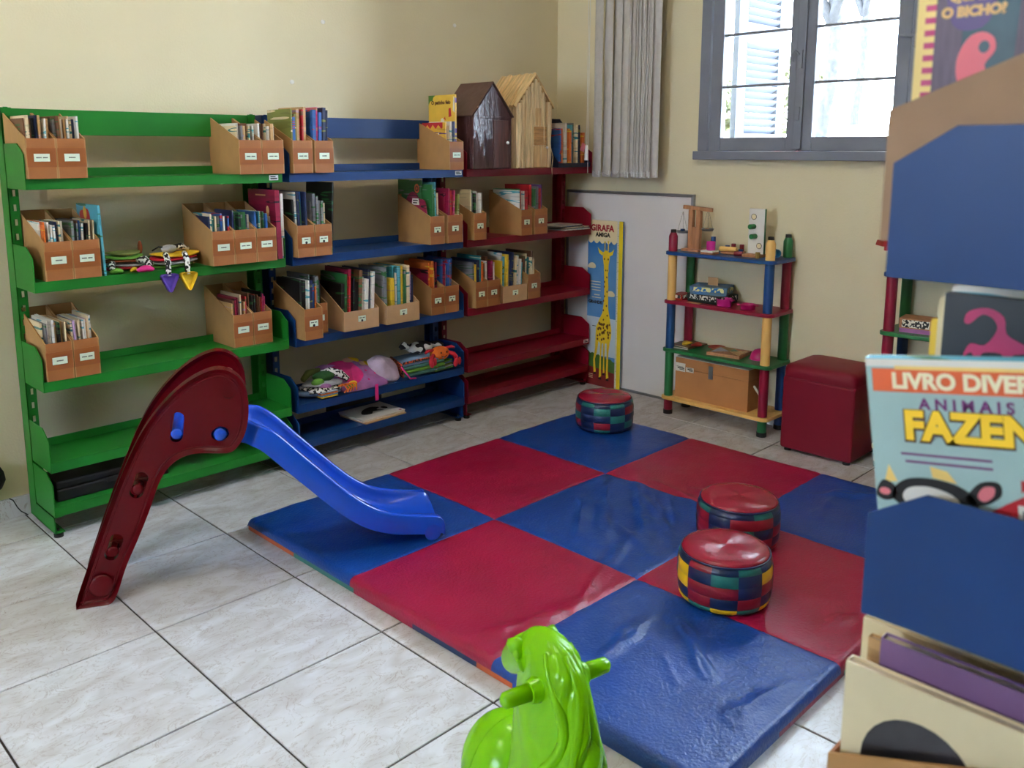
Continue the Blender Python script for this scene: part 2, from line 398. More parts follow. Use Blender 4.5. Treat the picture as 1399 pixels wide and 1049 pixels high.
c1, b1 = casement(WY1 - .06, -1.262, 0, True)
c2, b2 = casement(-1.266, WY0 + .06, 0, False)
wbox('meeting_strip', -1.285, -1.243, WZ0 + .008, WZ1 - .06, XW - .036, XW - .022)
for y, z in ((WY1 - .057, 1.50), (WY1 - .057, 2.25), (WY0 + .057, 2.25), (WY0 + .057, 1.50)):
    MB().cyl((XW - .034, y, z - .035), (XW - .034, y, z + .035), .006, n=10).build('hinge', 'window_paint', w1, smooth=40, world=True)
MB().box(XW - .046, XW - .036, -1.276, -1.252, 1.70, 1.78).tube([(XW - .05, -1.264, 1.76), (XW - .06, -1.25, 1.78), (XW - .062, -1.235, 1.76), (XW - .06, -1.24, 1.73)], .005, 6).build('latch', 'window_paint', w1, world=True, smooth=40)
MB().box(XW - .044, XW - .036, -1.275, -1.253, 1.47, 1.53).build('latch', 'window_paint', w1, world=True, bevel=.002)
MB().box(XW - .042, XW - .03, WY0 + .02, WY0 + .04, 1.45, 1.95).cyl((XW - .04, WY0 + .03, 1.80), (XW - .04, WY0 + .10, 1.805), .006).sphere((XW - .04, WY0 + .03, 1.78), (.014, .02, .03), 10, 8).build('espagnolette', 'window_paint', w1, world=True, smooth=40)
w3 = thing('window_3', None, None, (XW, (VY0 + VY1) / 2, WZ0)); tagp(w3, kind='structure')
for y0, y1, z0, z1 in ((VY0, VY0 + .07, WZ0, WZ1), (VY1 - .07, VY1, WZ0, WZ1), (VY0 + .07, VY1 - .07, WZ1 - .08, WZ1), (VY0 + .07, VY1 - .07, WZ0, WZ0 + .07), ((VY0 + VY1) / 2 - .05, (VY0 + VY1) / 2 + .05, WZ0 + .07, WZ1 - .08)):
    wbox('frame_bar', y0, y1, z0, z1, XW - .02, XW + .03, par=w3)
for y0, y1 in ((VY0 + .07, (VY0 + VY1) / 2 - .05), ((VY0 + VY1) / 2 + .05, VY1 - .07)):
    for z in (1.632, 1.876, 2.112): wbox('glazing_bar', y0, y1, z, z + .012, XW - .014, XW + .014, par=w3, bev=0)
    wbox('pane', y0, y1, WZ0 + .07, WZ1 - .08, XW - .002, XW + .002, 'glass', w3, 0)
# opened louvred shutter outside
sh = thing('louvred_shutter', 'pale blue louvred wooden shutter swung open outside the window', 'shutter', (3.64, -.775, WZ0))
hw = .50
def sb(name, a0, a1, z0, z1, t=.016): return MB().box(a0, a1, -t, t, z0 - WZ0, z1 - WZ0).build(name, 'shutter_paint', sh, bevel=.003)
sb('stile', 0, .085, WZ0, WZ1); sb('stile', hw - .075, hw, WZ0, WZ1)
sb('rail', .085, hw - .075, WZ0, WZ0 + .09); sb('rail', .085, hw - .075, 1.89, 1.985); sb('rail', .085, hw - .075, WZ1 - .09, WZ1)
lv = MB().box(.085, hw - .075, -.022, .022, -.004, .004, T=Matrix.Rotation(math.radians(-38), 4, 'X')).mesh('louvre', 'shutter_paint')
for a, b in ((WZ0 + .09, 1.89), (1.985, WZ1 - .09)):
    n = int((b - a) / .036)
    for k in range(n): place(lv, 'louvre', sh, (0, 0, a - WZ0 + (k + .5) * (b - a) / n))
# outdoors
og = MB().box(XW + .2, 40, -25, 30, -1.3, -1.2).build('outdoor_ground', 'outdoor_ground'); tagp(og, kind='structure')
def trunk(name, label, x, y, r, h, lean):
    t = thing(name, label, 'tree', (x, y, -1.2), group=None)
    path = [(lean * k / 8 + .05 * math.sin(k * 1.3), .04 * math.cos(k * 1.7), h * k / 8) for k in range(9)]
    MB().tube(path, [r * (1.15 - .4 * k / 8) for k in range(9)], 12).build('trunk', 'bark', t, smooth=180)
    lf = MB(); rnd = random.Random(int(x * 7 + y * 13))
    for k in range(420):
        c = Vector((lean + max(-1.2, min(1.2, rnd.gauss(0, .6))), max(-1.2, min(1.2, rnd.gauss(0, .6))), h + max(-1.2, rnd.gauss(.2, .5))))
        a = Vector((rnd.gauss(0, 1), rnd.gauss(0, 1), rnd.gauss(0, 1))).normalized(); b = a.orthogonal().normalized()
        lf.add([c - a * .11, c + b * .05, c + a * .11, c - b * .05], [(0, 1, 2, 3)])
    tagp(lf.build('foliage', 'leaf', t, fixn=False), kind='stuff')
    for k in range(3):
        MB().tube([(lean * .7, 0, h * .75), (lean + .5 * math.cos(k * 2.1), .5 * math.sin(k * 2.1), h * .95), (lean + 1 * math.cos(k * 2.1), 1 * math.sin(k * 2.1), h * 1.1)], [.06, .04, .02], 7).build('branch', 'bark', t, smooth=180)
trunk('outdoor_tree', 'thick mottled grey tree trunk outside the right window sash', 9.0, 1.27, .085, 5.2, .1)
trunk('outdoor_tree', 'thinner grey tree trunk near the right edge of the window', 15.0, 3.45, .085, 6.4, -.1)
def bush(x, y, z, r, label):
    t = thing('outdoor_bush', label, 'bush', (x, y, -1.2))
    rnd = random.Random(int(x * 31 + y * 17)); lf = MB()
    for k in range(500):
        d = Vector((rnd.gauss(0, 1), rnd.gauss(0, 1), rnd.gauss(0, 1))).normalized() * r * rnd.uniform(.55, 1)
        c = Vector((0, 0, z + 1.2)) + d; a = Vector((rnd.gauss(0, 1), rnd.gauss(0, 1), rnd.gauss(0, 1))).normalized(); b = a.orthogonal().normalized()
        lf.add([c - a * .08, c + b * .045, c + a * .08, c - b * .045], [(0, 1, 2, 3)])
    tagp(lf.build('foliage', 'leaf', t, fixn=False), kind='stuff')
    MB().cyl((0, 0, 0), (0, 0, z + 1.2), .08, .05, 8).build('stem', 'bark', t, smooth=180)
bush(10.5, 2.3, 2.0, .55, 'pale green bush behind the red posts outside the window')
bush(10.2, 3.3, 1.9, .4, 'small pale bush seen beside the open shutter')
for y, l in ((1.80, 'red post outside nearest the shutter side'), (1.54, 'red post outside beside the thick tree trunk')):
    tagp(MB().box(9 - .03, 9 + .03, y - .03, y + .03, -1.2, 1.80).box(9 - .04, 9 + .04, y - .04, y + .04, 1.80, 1.83).build('outdoor_post', 'outdoor_red', bevel=.01), l, 'post')
bw = thing('outdoor_building', 'low white building with blue doors across the yard', 'building', (14, 5.6, -1.2))
MB().box(13, 14, 2.2, 9, -1.2, 1.62).build('wall', 'outdoor_wall', bw, world=True)
MB().box(12.8, 14.2, 2.0, 9.2, 1.62, 1.7).build('roof', 'outdoor_wall', bw, world=True)
mat('outdoor_blue', (70, 110, 180), .6, var=.1)
for y in (3.0, 4.6): MB().box(12.97, 13.0, y, y + .5, -1.1, 1.5).build('door', 'outdoor_blue', bw, world=True)

# ceiling lamps (out of frame, light the room)
def ceiling_lamp(x, y, label):
    t = thing('ceiling_lamp', label, 'lamp', (x, y, ZC - .20))
    MB().cyl((0, 0, .14), (0, 0, .20), .08, .09, 20).build('ceiling_rose', 'white_plastic', t, smooth=40)
    MB().sphere((0, 0, .05), .085, 20, 12).build('globe', 'lamp_glass', t, smooth=180)
ceiling_lamp(1.0, -1.55, 'round white ceiling lamp above the slide')
ceiling_lamp(-1.15, -1.55, 'round white ceiling lamp left of the bookcases')

# ================================================================ BOOKCASES
LV = [1.208, .868, .527, .241, .082]
LIP = .036
def rack(name, label, color, x0, yfront, levels, W=.945, flip=False, top=1.478, stick=True):
    """front faces -Y (flip: faces +Y); local origin at left end on the floor, y=0 at shelf front, +y to the back"""
    t = thing(name, label, 'bookcase', (x0, yfront, 0), PI if flip else 0)
    cm = color
    D = .205
    for s in (0, 1):
        xa = .0 if s == 0 else W - .034; xb = xa + .034
        xo = (xa, xa + .003) if s == 0 else (xb - .003, xb)
        mb = MB().box(xo[0], xo[1], D - .012, D + .058, .02, top).box(xa, xb, D + .055, D + .058, .02, top)
        # slotted front face: two strips and rungs
        mb.box(xa, xa + .010, D - .012, D - .009, .02, top).box(xb - .010, xb, D - .012, D - .009, .02, top)
        z = .03
        while z < top - .03:
            mb.box(xa + .010, xb - .010, D - .012, D - .009, z + .022, z + .05); z += .05
        mb.build('post', cm, t)
        ft = MB().box(xo[0], xo[1], .01, D, .018, .078).box(xa, xb, .01, D, .075, .078).box(xa, xb, .01, D, .018, .021).build('foot_channel', cm, t)
        MB().cyl((xa + .017, .03, .0), (xa + .017, .03, .012), .016, n=14).cyl((xa + .017, .03, .012), (xa + .017, .03, .03), .004, n=8).build('levelling_foot', 'black_rubber', ft, smooth=40)
    MB().box(.0, W, D - .004, D + .004, top - .09, top - .002).box(0, W, D + .004, D + .014, top - .012, top - .002).build('top_panel', cm, t, bevel=.0015)
    for li, z in enumerate(levels):
        zt = z + LIP
        mb = MB().box(.004, W - .004, 0, D, zt - .0015, zt).box(.004, W - .004, 0, .0016, z, zt).box(.004, W - .004, .0016, .014, z, z + .0015)
        mb.box(.004, W - .004, D - .0016, D, zt, zt + .03)
        sh_ = mb.build('shelf', cm, t, bevel=.0008)
        poly = [(0, z), (0, z + .114), (.057, z + .150), (D - .004, z + .150), (D - .004, z)]
        for s in (0, 1):
            xs = (.001, .004) if s == 0 else (W - .004, W - .001)
            MB().prism(poly, 'x', xs[0], xs[1]).build('end_bracket', cm, sh_)
    return t, zt
Y0 = -.088
rg, _ = rack('metal_bookcase', 'green steel bookcase with five shelves, leftmost along the wall', 'green_steel', .455, Y0, LV)
rb, _ = rack('metal_bookcase', 'blue steel bookcase between the green and red ones along the wall', 'blue_steel', 1.43, Y0, LV)
rr, _ = rack('metal_bookcase', 'dark red steel bookcase standing in the room corner', 'red_steel', 2.398, Y0, LV)
RLV = [1.211, .843, .485, .22, .075]
rf, _ = rack('metal_bookcase', 'blurred blue steel bookcase at the right edge, nearest the viewer', 'blue_steel', .433 + .945, -2.848, RLV, flip=True)
for par, x, z in ((rg, .905, LV[0]), (rb, .915, LV[0]), (rr, .915, LV[3])):
    st = MB().box(x - .02, x + .02, -.0012, 0, z + .01, z + .03).build('sticker', 'white_plastic', par)
    MB().box(x - .015, x + .015, -.0016, -.0012, z + .014, z + .019).box(x - .015, x + .008, -.0016, -.0012, z + .022, z + .026).build('printing', 'ink', st)
ZT = [z + LIP for z in LV]

# ---------------------------------------------------------------- books
PAL = dict(navy=(30, 42, 82), black=(22, 20, 24), white=(226, 222, 214), cream=(226, 206, 170), red=(176, 30, 40), crimson=(140, 20, 60), pink=(200, 60, 120), orange=(208, 104, 40),
           yellow=(222, 186, 50), green=(46, 110, 60), teal=(40, 118, 124), turquoise=(90, 170, 190), blue=(44, 92, 160), purple=(92, 50, 120), grey=(120, 122, 128), brown=(110, 72, 50), olive=(120, 124, 60), lilac=(170, 140, 180), tan=(190, 150, 100))
def bookmat(n):
    if 'book_' + n in MATS: return
    m = mat('book_' + n, PAL[n], .38, var=.0)
    nt = m.node_tree; N = nt.nodes; L = nt.links; b = N['Principled BSDF']
    tc = N.new('ShaderNodeTexCoord'); oi = N.new('ShaderNodeObjectInfo'); mp = N.new('ShaderNodeVectorMath'); mp.operation = 'ADD'
    sc_ = N.new('ShaderNodeVectorMath'); sc_.operation = 'SCALE'; sc_.inputs['Scale'].default_value = 53
    L.new(oi.outputs['Random'], sc_.inputs[0]); L.new(tc.outputs['Object'], mp.inputs[0]); L.new(sc_.outputs['Vector'], mp.inputs[1])
    mz_ = N.new('ShaderNodeMapping'); mz_.inputs['Scale'].default_value = (3, 3, 30); L.new(mp.outputs['Vector'], mz_.inputs['Vector'])
    n1 = N.new('ShaderNodeTexNoise'); n1.inputs['Scale'].default_value = 1.6; n1.inputs['Detail'].default_value = 1
    L.new(mz_.outputs['Vector'], n1.inputs['Vector'])
    cr = N.new('ShaderNodeValToRGB'); c = lin(PAL[n]); e = cr.color_ramp.elements
    cr.color_ramp.interpolation = 'CONSTANT'
    e[0].position = 0; e[0].color = (*tuple(v * .8 for v in c), 1)
    k = [x for x in PAL][(len(n) * 5 + ord(n[0])) % len(PAL)]
    e[1].position = .38; e[1].color = (*c, 1)
    x = e.new(.62); x.color = (*lin(PAL[k]), 1); x = e.new(.68); x.color = (*tuple(min(1, v * 1.15 + .02) for v in c), 1)
    L.new(n1.outputs['Fac'], cr.inputs['Fac']); L.new(cr.outputs['Color'], b.inputs['Base Color'])
for n in PAL: bookmat(n)
PAL['mauve'] = (118, 84, 130); MATS['book_mauve'] = mat('mauve_cover', PAL['mauve'], .5, var=.06)
PAL['ivory'] = (224, 206, 164); MATS['book_ivory'] = mat('ivory_cover', PAL['ivory'], .5, var=.08)
def book_mesh(t, d, h, cname, pages=True):
    """spine at y=0 facing -Y; cover both sides; page block recessed at top"""
    c = min(.0014, t * .2); mb = MB()
    mb.box(-t / 2, -t / 2 + c, 0, d, 0, h).box(t / 2 - c, t / 2, 0, d, 0, h).box(-t / 2 + c, t / 2 - c, 0, c, 0, h)
    mb.box(-t / 2 + c, t / 2 - c, c, d - .003, .002, h - .003, 1)
    return mb.mesh('book', ['book_' + cname, 'page_paper'])
BCACHE = {}
def book(x, y, z, t, d, h, cname, label, group, lean=0.0, rz=0.0):
    k = (round(t, 3), round(d, 2), round(h, 2), cname)
    if k not in BCACHE: BCACHE[k] = book_mesh(k[0], k[1], k[2], cname)
    o = place(BCACHE[k], 'book', None, (x, y, z), (0, lean, rz))
    tagp(o, label, 'book', group); return o

# ---------------------------------------------------------------- file boxes
BXC = {}
def boxmeshes(w, hf, hb, d, m):
    k = (round(w, 3), hf, hb, d, m)
    if k in BXC: return BXC[k]
    t = .004
    ms = 'box_side' if m == 'brown_board' else m
    side = MB().prism([(0, 0), (0, hf), (d, hb), (d, 0)], 'x', -t / 2, t / 2).mesh('side_panel', ms)
    front = MB().box(-w / 2 + t, w / 2 - t, 0, t, 0, hf).mesh('front_panel', m)
    back = MB().box(-w / 2 + t, w / 2 - t, d - t, d, 0, hb).mesh('back_panel', ms)
    base = MB().box(-w / 2 + t, w / 2 - t, t, d - t, 0, t).mesh('base', ms)
    BXC[k] = (side, front, back, base); return BXC[k]
LABM = {}
def labelmesh(w, h, dot, seed):
    lab = MB().box(-w / 2, w / 2, -.0012, 0, -h / 2, h / 2).mesh('label', 'label_paper')
    r = random.Random(seed); pr = MB(); nw = 2 if r.random() < .6 else 1; x = -w * .36; zc = .004 if dot else 0
    if nw == 1: x = -w * .22
    x1 = -x
    while x < x1:
        l = r.uniform(.0018, .0032); pr.box(x, min(x + l, x1), -.0016, -.0012, zc - .0018, zc + .0018); x += l + .0007
        if nw == 2 and abs(x) < .003: x += .004
    if dot: pr.prism([(.0055 * math.cos(a * PI / 6), -.0085 + .0055 * math.sin(a * PI / 6)) for a in range(12)], 'y', -.0016, -.0012)
    return lab, pr.mesh('printing', 'ink')
CUR = {}
def filebox(x, w, yf, z, label, hf=.13, hb=.225, d=.235, m='brown_board', lab=True, dot=False, rz=0.0, lz=.068, seed=0, tape=True):
    t = thing('file_box', label, 'file box', (x + w / 2, yf, z), rz)
    side, front, back, base = boxmeshes(w, hf, hb, d, m)
    place(side, 'side_panel', t, (-w / 2 + .002, 0, 0)); place(side, 'side_panel', t, (w / 2 - .002, 0, 0))
    fp = place(front, 'front_panel', t); place(back, 'back_panel', t); place(base, 'base', t)
    if lab:
        if tape: MB().box(-min(w / 2 - .002, .05), min(w / 2 - .002, .05), -.0008, 0, lz - .031, lz + .031).build('tape', 'packing_tape', fp)
        k = (dot, seed % 5, w < .06)
        if k not in LABM: LABM[k] = labelmesh(.048 if not dot else .040, .025, dot, seed % 5)
        l, pr = LABM[k]
        place(l, 'label', fp, (0, -.0008, lz)); place(pr, 'printing', fp, (0, -.0008, lz))
    return t
def fill(x, w, yf, z, desc, grp, hmin, hmax, cols, seed, n=8, dmin=.14, dmax=.17, setback=.03, leanmax=.05, d=.235, rz=0, lo=0.0, hi=0.0):
    r = random.Random(seed); xa = x + .006 + lo; xb = x + w - .006 - hi
    ts = [r.uniform(.6, 1.4) for _ in range(n)]; L0 = r.uniform(-.6, .6) * leanmax; sl_ = min(.12, hmax * .6) * (abs(L0) + .012)
    xa += sl_ * .5 if L0 > 0 else sl_; xb -= sl_ if L0 > 0 else sl_ * .5
    leans = sorted(L0 + r.uniform(-.012, .012) for _ in range(n))
    s = (xb - xa) * .90 / sum(ts); p = xa; gap = (xb - xa) * .10 / n
    cs = [r.choice(cols) for _ in range(n)]; seen = {}
    ORD = ['first', 'second', 'third', 'fourth', 'fifth', 'sixth', 'seventh', 'eighth', 'ninth', 'tenth']
    for i in range(n):
        t = ts[i] * s; c = cs[i]; h = r.uniform(hmin, hmax); dd = r.uniform(dmin, dmax)
        seen[c] = seen.get(c, 0) + 1
        lab = f'{c} book in {desc}' if cs.count(c) == 1 else f'{ORD[seen[c] - 1]} {c} book from left in {desc}'
        y = yf + setback + r.uniform(-.012, .02); y = min(y, yf + d - .006 - dd)
        lean = leans[i]
        book(p + t / 2, y, z + .0042, math.floor(t * 1000) / 1000, dd, h, c, lab, grp, lean)
        p += t + gap
MIX = ['navy', 'black', 'white', 'cream', 'blue', 'grey', 'brown', 'white', 'tan', 'orange', 'cream', 'black']
MIXP = ['crimson', 'brown', 'pink', 'cream', 'navy', 'black', 'tan', 'red', 'purple', 'white', 'crimson']
MIXC = ['cream', 'green', 'blue', 'teal', 'white', 'yellow', 'navy', 'crimson', 'grey', 'white', 'black', 'turquoise']
MIXD = ['black', 'navy', 'teal', 'red', 'brown', 'green', 'black', 'grey', 'white', 'crimson', 'yellow']
MIXV = ['purple', 'orange', 'red', 'navy', 'blue', 'olive', 'pink', 'crimson', 'tan', 'white']
MIXW = ['cream', 'white', 'grey', 'white', 'brown', 'cream', 'black', 'white', 'lilac', 'tan']
def B(level, x, w, yf, desc, cols, seed, hmin, hmax, dot=False, n=8, kraft=False, rz=0.0, **kw):
    z = ZT[level]
    if kraft:
        filebox(x, w, yf, z, f'pale wide cardboard file box with low front, {desc}', hf=.085, hb=.222, m='kraft_card', dot=dot, lz=.048, seed=seed, tape=False)
    else:
        filebox(x, w, yf, z, f'brown cardboard file box with paper label, {desc}', dot=dot, seed=seed, rz=rz)
    od, shf = desc.split(' from left on the ')
    fill(x, w, yf, z, f'{od} box on {shf}', f'books in the {desc}', hmin, hmax, cols, seed, n=n, **kw)
B(0, .461, .092, -.105, 'first from left on the top green shelf', MIX, 1, .185, .20, n=11)
B(0, .554, .093, -.105, 'second from left on the top green shelf', MIX, 2, .185, .20, n=11)
B(0, 1.207, .096, -.105, 'third from left on the top green shelf', MIXW, 3, .175, .19, n=9)
B(0, 1.304, .096, -.105, 'fourth from left on the top green shelf', MIXW, 4, .17, .20, n=9)
B(1, .493, .089, -.09, 'first from left on the second green shelf', MIX, 5, .175, .19, n=11)
B(1, .583, .091, -.09, 'second from left on the second green shelf', MIX, 6, .175, .195, n=11)
B(1, 1.071, .090, -.12, 'third from left on the second green shelf', MIXC, 7, .175, .19, n=9)
B(1, 1.162, .092, -.12, 'fourth from left on the second green shelf', MIXC, 8, .175, .20, n=9)
B(1, 1.256, .086, -.12, 'fifth from left on the second green shelf', MIXC, 9, .175, .195, n=7)
B(2, .470, .088, -.09, 'first from left on the third green shelf', MIXW, 10, .185, .20, n=10)
B(2, .560, .086, -.09, 'second from left on the third green shelf', MIXW, 11, .185, .20, n=10)
B(2, 1.171, .085, -.06, 'third from left on the third green shelf', MIXP, 12, .17, .20, n=10)
B(2, 1.258, .084, -.06, 'fourth from left on the third green shelf', ['crimson', 'red', 'brown', 'black', 'pink'], 13, .175, .20, n=10)
B(0, 1.441, .092, -.105, 'first from left on the top blue shelf', MIXV, 14, .22, .265, n=7, dmin=.17, dmax=.20)
B(0, 1.543, .091, -.105, 'second from left on the top blue shelf', MIXV, 15, .22, .26, n=6, dmin=.17, dmax=.20)
B(0, 2.276, .088, -.105, 'third from left on the top blue shelf', ['turquoise', 'white', 'cream', 'grey', 'navy'], 16, .19, .23, n=4, dmin=.16, dmax=.19, lo=.010, hi=.022)
B(1, 1.437, .082, -.12, 'first from left on the second blue shelf', ['blue', 'navy', 'teal', 'white', 'green', 'black'], 17, .22, .265, True, n=7, dmin=.17, dmax=.2)
B(1, 1.521, .082, -.12, 'second from left on the second blue shelf', ['orange', 'grey', 'white', 'black', 'olive', 'cream'], 18, .20, .255, True, n=6, dmin=.17, dmax=.2)
B(1, 2.135, .088, -.125, 'third from left on the second blue shelf', ['crimson', 'cream', 'green', 'teal', 'turquoise', 'white'], 19, .22, .28, True, n=6, dmin=.17, dmax=.2, lo=.026)
B(1, 2.238, .095, -.13, 'fourth from left on the second blue shelf', ['yellow', 'red', 'pink', 'crimson', 'white', 'olive', 'purple'], 20, .21, .26, True, n=7, dmin=.16, dmax=.2)
B(1, 2.415, .084, -.12, 'first from left on the second red shelf', ['black', 'cream', 'brown', 'white', 'tan', 'grey'], 21, .21, .255, True, n=7, dmin=.17, dmax=.2)
B(1, 2.745, .082, -.12, 'second from left on the second red shelf', ['white', 'green', 'red', 'orange', 'yellow'], 22, .21, .23, True, n=4, dmin=.18, dmax=.2, lo=.007)
B(1, 2.845, .098, -.12, 'third from left on the second red shelf', ['red', 'black', 'navy', 'grey', 'purple', 'green'], 23, .22, .26, True, n=6, dmin=.17, dmax=.2)
B(2, 1.440, .088, -.145, 'first from left on the third blue shelf', ['black', 'navy', 'teal', 'orange', 'white', 'blue'], 24, .20, .26, True, n=7, dmin=.17, dmax=.2)
B(2, 1.532, .074, -.065, 'second from left on the third blue shelf', ['black', 'grey', 'black', 'green'], 25, .22, .25, True, n=6, dmin=.14, dmax=.17, setback=.02)
B(2, 1.655, .185, -.115, 'third from left on the third blue shelf', MIXD, 26, .20, .265, True, n=11, kraft=True, dmin=.17, dmax=.2, leanmax=.08)
B(2, 1.880, .188, -.12, 'fourth from left on the third blue shelf', ['navy', 'green', 'yellow', 'white', 'lilac', 'teal', 'cream', 'grey', 'turquoise'], 27, .19, .265, True, n=11, kraft=True, dmin=.17, dmax=.2, leanmax=.10)
B(2, 2.165, .084, -.09, 'fifth from left on the third blue shelf', ['orange', 'crimson', 'cream', 'purple', 'pink'], 28, .20, .25, True, n=6, dmin=.16, dmax=.19)
B(2, 2.251, .09, -.09, 'sixth from left on the third blue shelf', ['teal', 'white', 'grey', 'blue', 'turquoise', 'crimson'], 29, .21, .255, True, n=7, dmin=.16, dmax=.19)
B(2, 2.444, .080, -.10, 'first from left on the third red shelf', ['grey', 'yellow', 'crimson', 'teal', 'navy', 'orange'], 30, .20, .25, True, n=6, dmin=.17, dmax=.2)
B(2, 2.526, .088, -.10, 'second from left on the third red shelf', ['cream', 'crimson', 'tan', 'brown', 'white'], 31, .20, .26, True, n=6, dmin=.17, dmax=.2)
B(2, 2.640, .177, -.095, 'third from left on the third red shelf', ['white', 'yellow', 'grey', 'teal', 'orange', 'white', 'cream', 'navy', 'turquoise'], 32, .19, .25, True, n=11, kraft=True, dmin=.17, dmax=.2, leanmax=.08)
B(2, 2.822, .098, -.095, 'fourth from left on the third red shelf', ['teal', 'green', 'cream', 'brown', 'blue'], 33, .20, .24, True, n=6, dmin=.16, dmax=.19)

# flat print helper: polygons laid on a plane (s along 'right', t up)
def decal(name, polys, m, parent, fn, off):
    if len(polys) <= 6:
        for p in polys: o_ = MB().add([fn(a, b, off) for a, b in p], [tuple(range(len(p)))]).build(name, m, parent, fixn=False)
        return o_
    mb = MB()
    for p in polys: mb.add([fn(a, b, off) for a, b in p], [tuple(range(len(p)))])
    return tagp(mb.build(name, m, parent, fixn=False), kind='stuff')
def circle(cx, cy, rx, ry=None, n=16): ry = ry or rx; return [(cx + rx * math.cos(2 * PI * i / n), cy + ry * math.sin(2 * PI * i / n)) for i in range(n)]
def rect(a, b, c, d): return [(a, b), (c, b), (c, d), (a, d)]

# bigger books with cover print facing -X : local frame: cover plane x=-t/2, s = -y.. spine at y=0 (front)
def cover_book(x, y, z, t, d, h, cname, label, lean=0, group=None, rz=0.0):
    o = thing('book', label, 'book', (x, y, z), 0, group, rot=(0, lean, rz))
    c = .002; mb = MB()
    mb.box(-t / 2, -t / 2 + c, 0, d, 0, h).box(t / 2 - c, t / 2, 0, d, 0, h).box(-t / 2 + c, t / 2 - c, 0, c, 0, h)
    cv = mb.build('cover', 'book_' + cname, o)
    MB().box(-t / 2 + c, t / 2 - c, c, d - .003, .003, h - .003).build('pages', 'page_paper', o)
    fn = lambda s, tt, off: (-t / 2 - off, d - s, tt)      # s from back (left in view) to spine (right in view)
    return o, cv, fn
def put_text(key, name, parent, loc, xaxis, up, scale=1.0):
    n = Vector(xaxis).cross(Vector(up)); R = Matrix((Vector(xaxis), Vector(up), n)).transposed().to_4x4()
    o = bpy.data.objects.new(name, TX[key]); COL.objects.link(o); o.parent = parent
    o.matrix_local = Matrix.Translation(loc) @ R @ Matrix.Scale(scale, 4); return o
# yellow duckling book in the third box of the top blue shelf
mat('cover_yellow', (226, 184, 70), .4, var=.1, vscale=8); mat('cover_white', (232, 228, 220), .4, var=.03); mat('cover_red', (184, 34, 44), .4, var=.05)
mat('cover_orange', (218, 92, 40), .4, var=.04); mat('cover_aqua', (166, 196, 196), .4, var=.12, vscale=4); mat('cover_pink', (220, 120, 130), .4, var=.05); mat('cover_dark', (30, 34, 44), .4, var=.2)
PAL['gold'] = (224, 180, 66); bookmat('gold')
o, cv, fn = cover_book(2.344, -.075, ZT[0] + .0042, .010, .19, .345, 'gold', 'tall yellow picture book with brown title, highest on the top blue shelf')
decal('cover_print', [rect(0, 0, .19, .345)], 'cover_yellow', cv, fn, .0003)
decal('cover_print', [[(0, .345), (.05, .345), (.035, .335), (.03, .32), (.012, .318), (0, .30)]], 'poster_grass', cv, fn, .0006)
decal('cover_print', [[(.145, .24), (.165, .245), (.16, .285), (.145, .28)], [(.11, .235), (.125, .225), (.12, .245)]], 'cover_red', cv, fn, .0006)
decal('cover_print', [circle(.10, .225, .012), [(.175, .27), (.188, .26), (.188, .335), (.18, .335)]], 'cover_white', cv, fn, .0006)
put_text('patinho', 'title_lettering', cv, (-.0058, .10, .310), (0, -1, 0), (0, 0, 1), .78)
put_text('patinho', 'author_lettering', cv, (-.0058, .09, .278), (0, -1, 0), (0, 0, 1), .33) if False else None
o, cv, fn = cover_book(2.286, -.07, ZT[0] + .0042, .007, .17, .215, 'gold', 'yellow and red picture book with white crown shape at the left of its box')
decal('cover_print', [[(0, .215), (.15, .215), (.15, .19)] + [(.15 - .02 * (k + .5), .205 if k % 2 else .185) for k in range(7)] + [(0, .19)]], 'cover_red', cv, fn, .0003)
decal('cover_print', [[(.06, .10), (.07, .165), (.095, .145), (.125, .17), (.125, .10)]], 'cover_white', cv, fn, .0003)
# grey-blue book standing beside the second box of the second green shelf
o, cv, fn = cover_book(.688, -.085, ZT[1], .008, .20, .245, 'turquoise', 'pale grey blue picture book leaning on boxes of the second green shelf', lean=-.03)
decal('cover_print', [circle(.06, .205, .035, .018), circle(.10, .20, .022, .03)], 'cover_red', cv, fn, .0004)
decal('cover_print', [circle(.08, .215, .016, .024)], 'cover_yellow', cv, fn, .0007)
# crimson book with keyboard buttons
o, cv, fn = cover_book(1.372, -.095, ZT[1], .020, .21, .275, 'crimson', 'large crimson musical book with a printed piano keyboard beside the green boxes', lean=-.02)
decal('cover_print', [rect(.11, .03, .165, .17)], 'cover_white', cv, fn, .0003)
decal('cover_print', [rect(.11, .045 + .016 * k, .14, .052 + .016 * k) for k in range(8)] + [rect(.13, .012, .15, .028)], 'ink', cv, fn, .0006)
decal('cover_print', [rect(.06, .25, .14, .256), circle(.15, .19, .012, .022)], 'ink_tan', cv, fn, .0006)
o = book(1.396, -.08, ZT[1], .012, .19, .26, 'white', 'white and lilac book standing right of the crimson musical book', None)
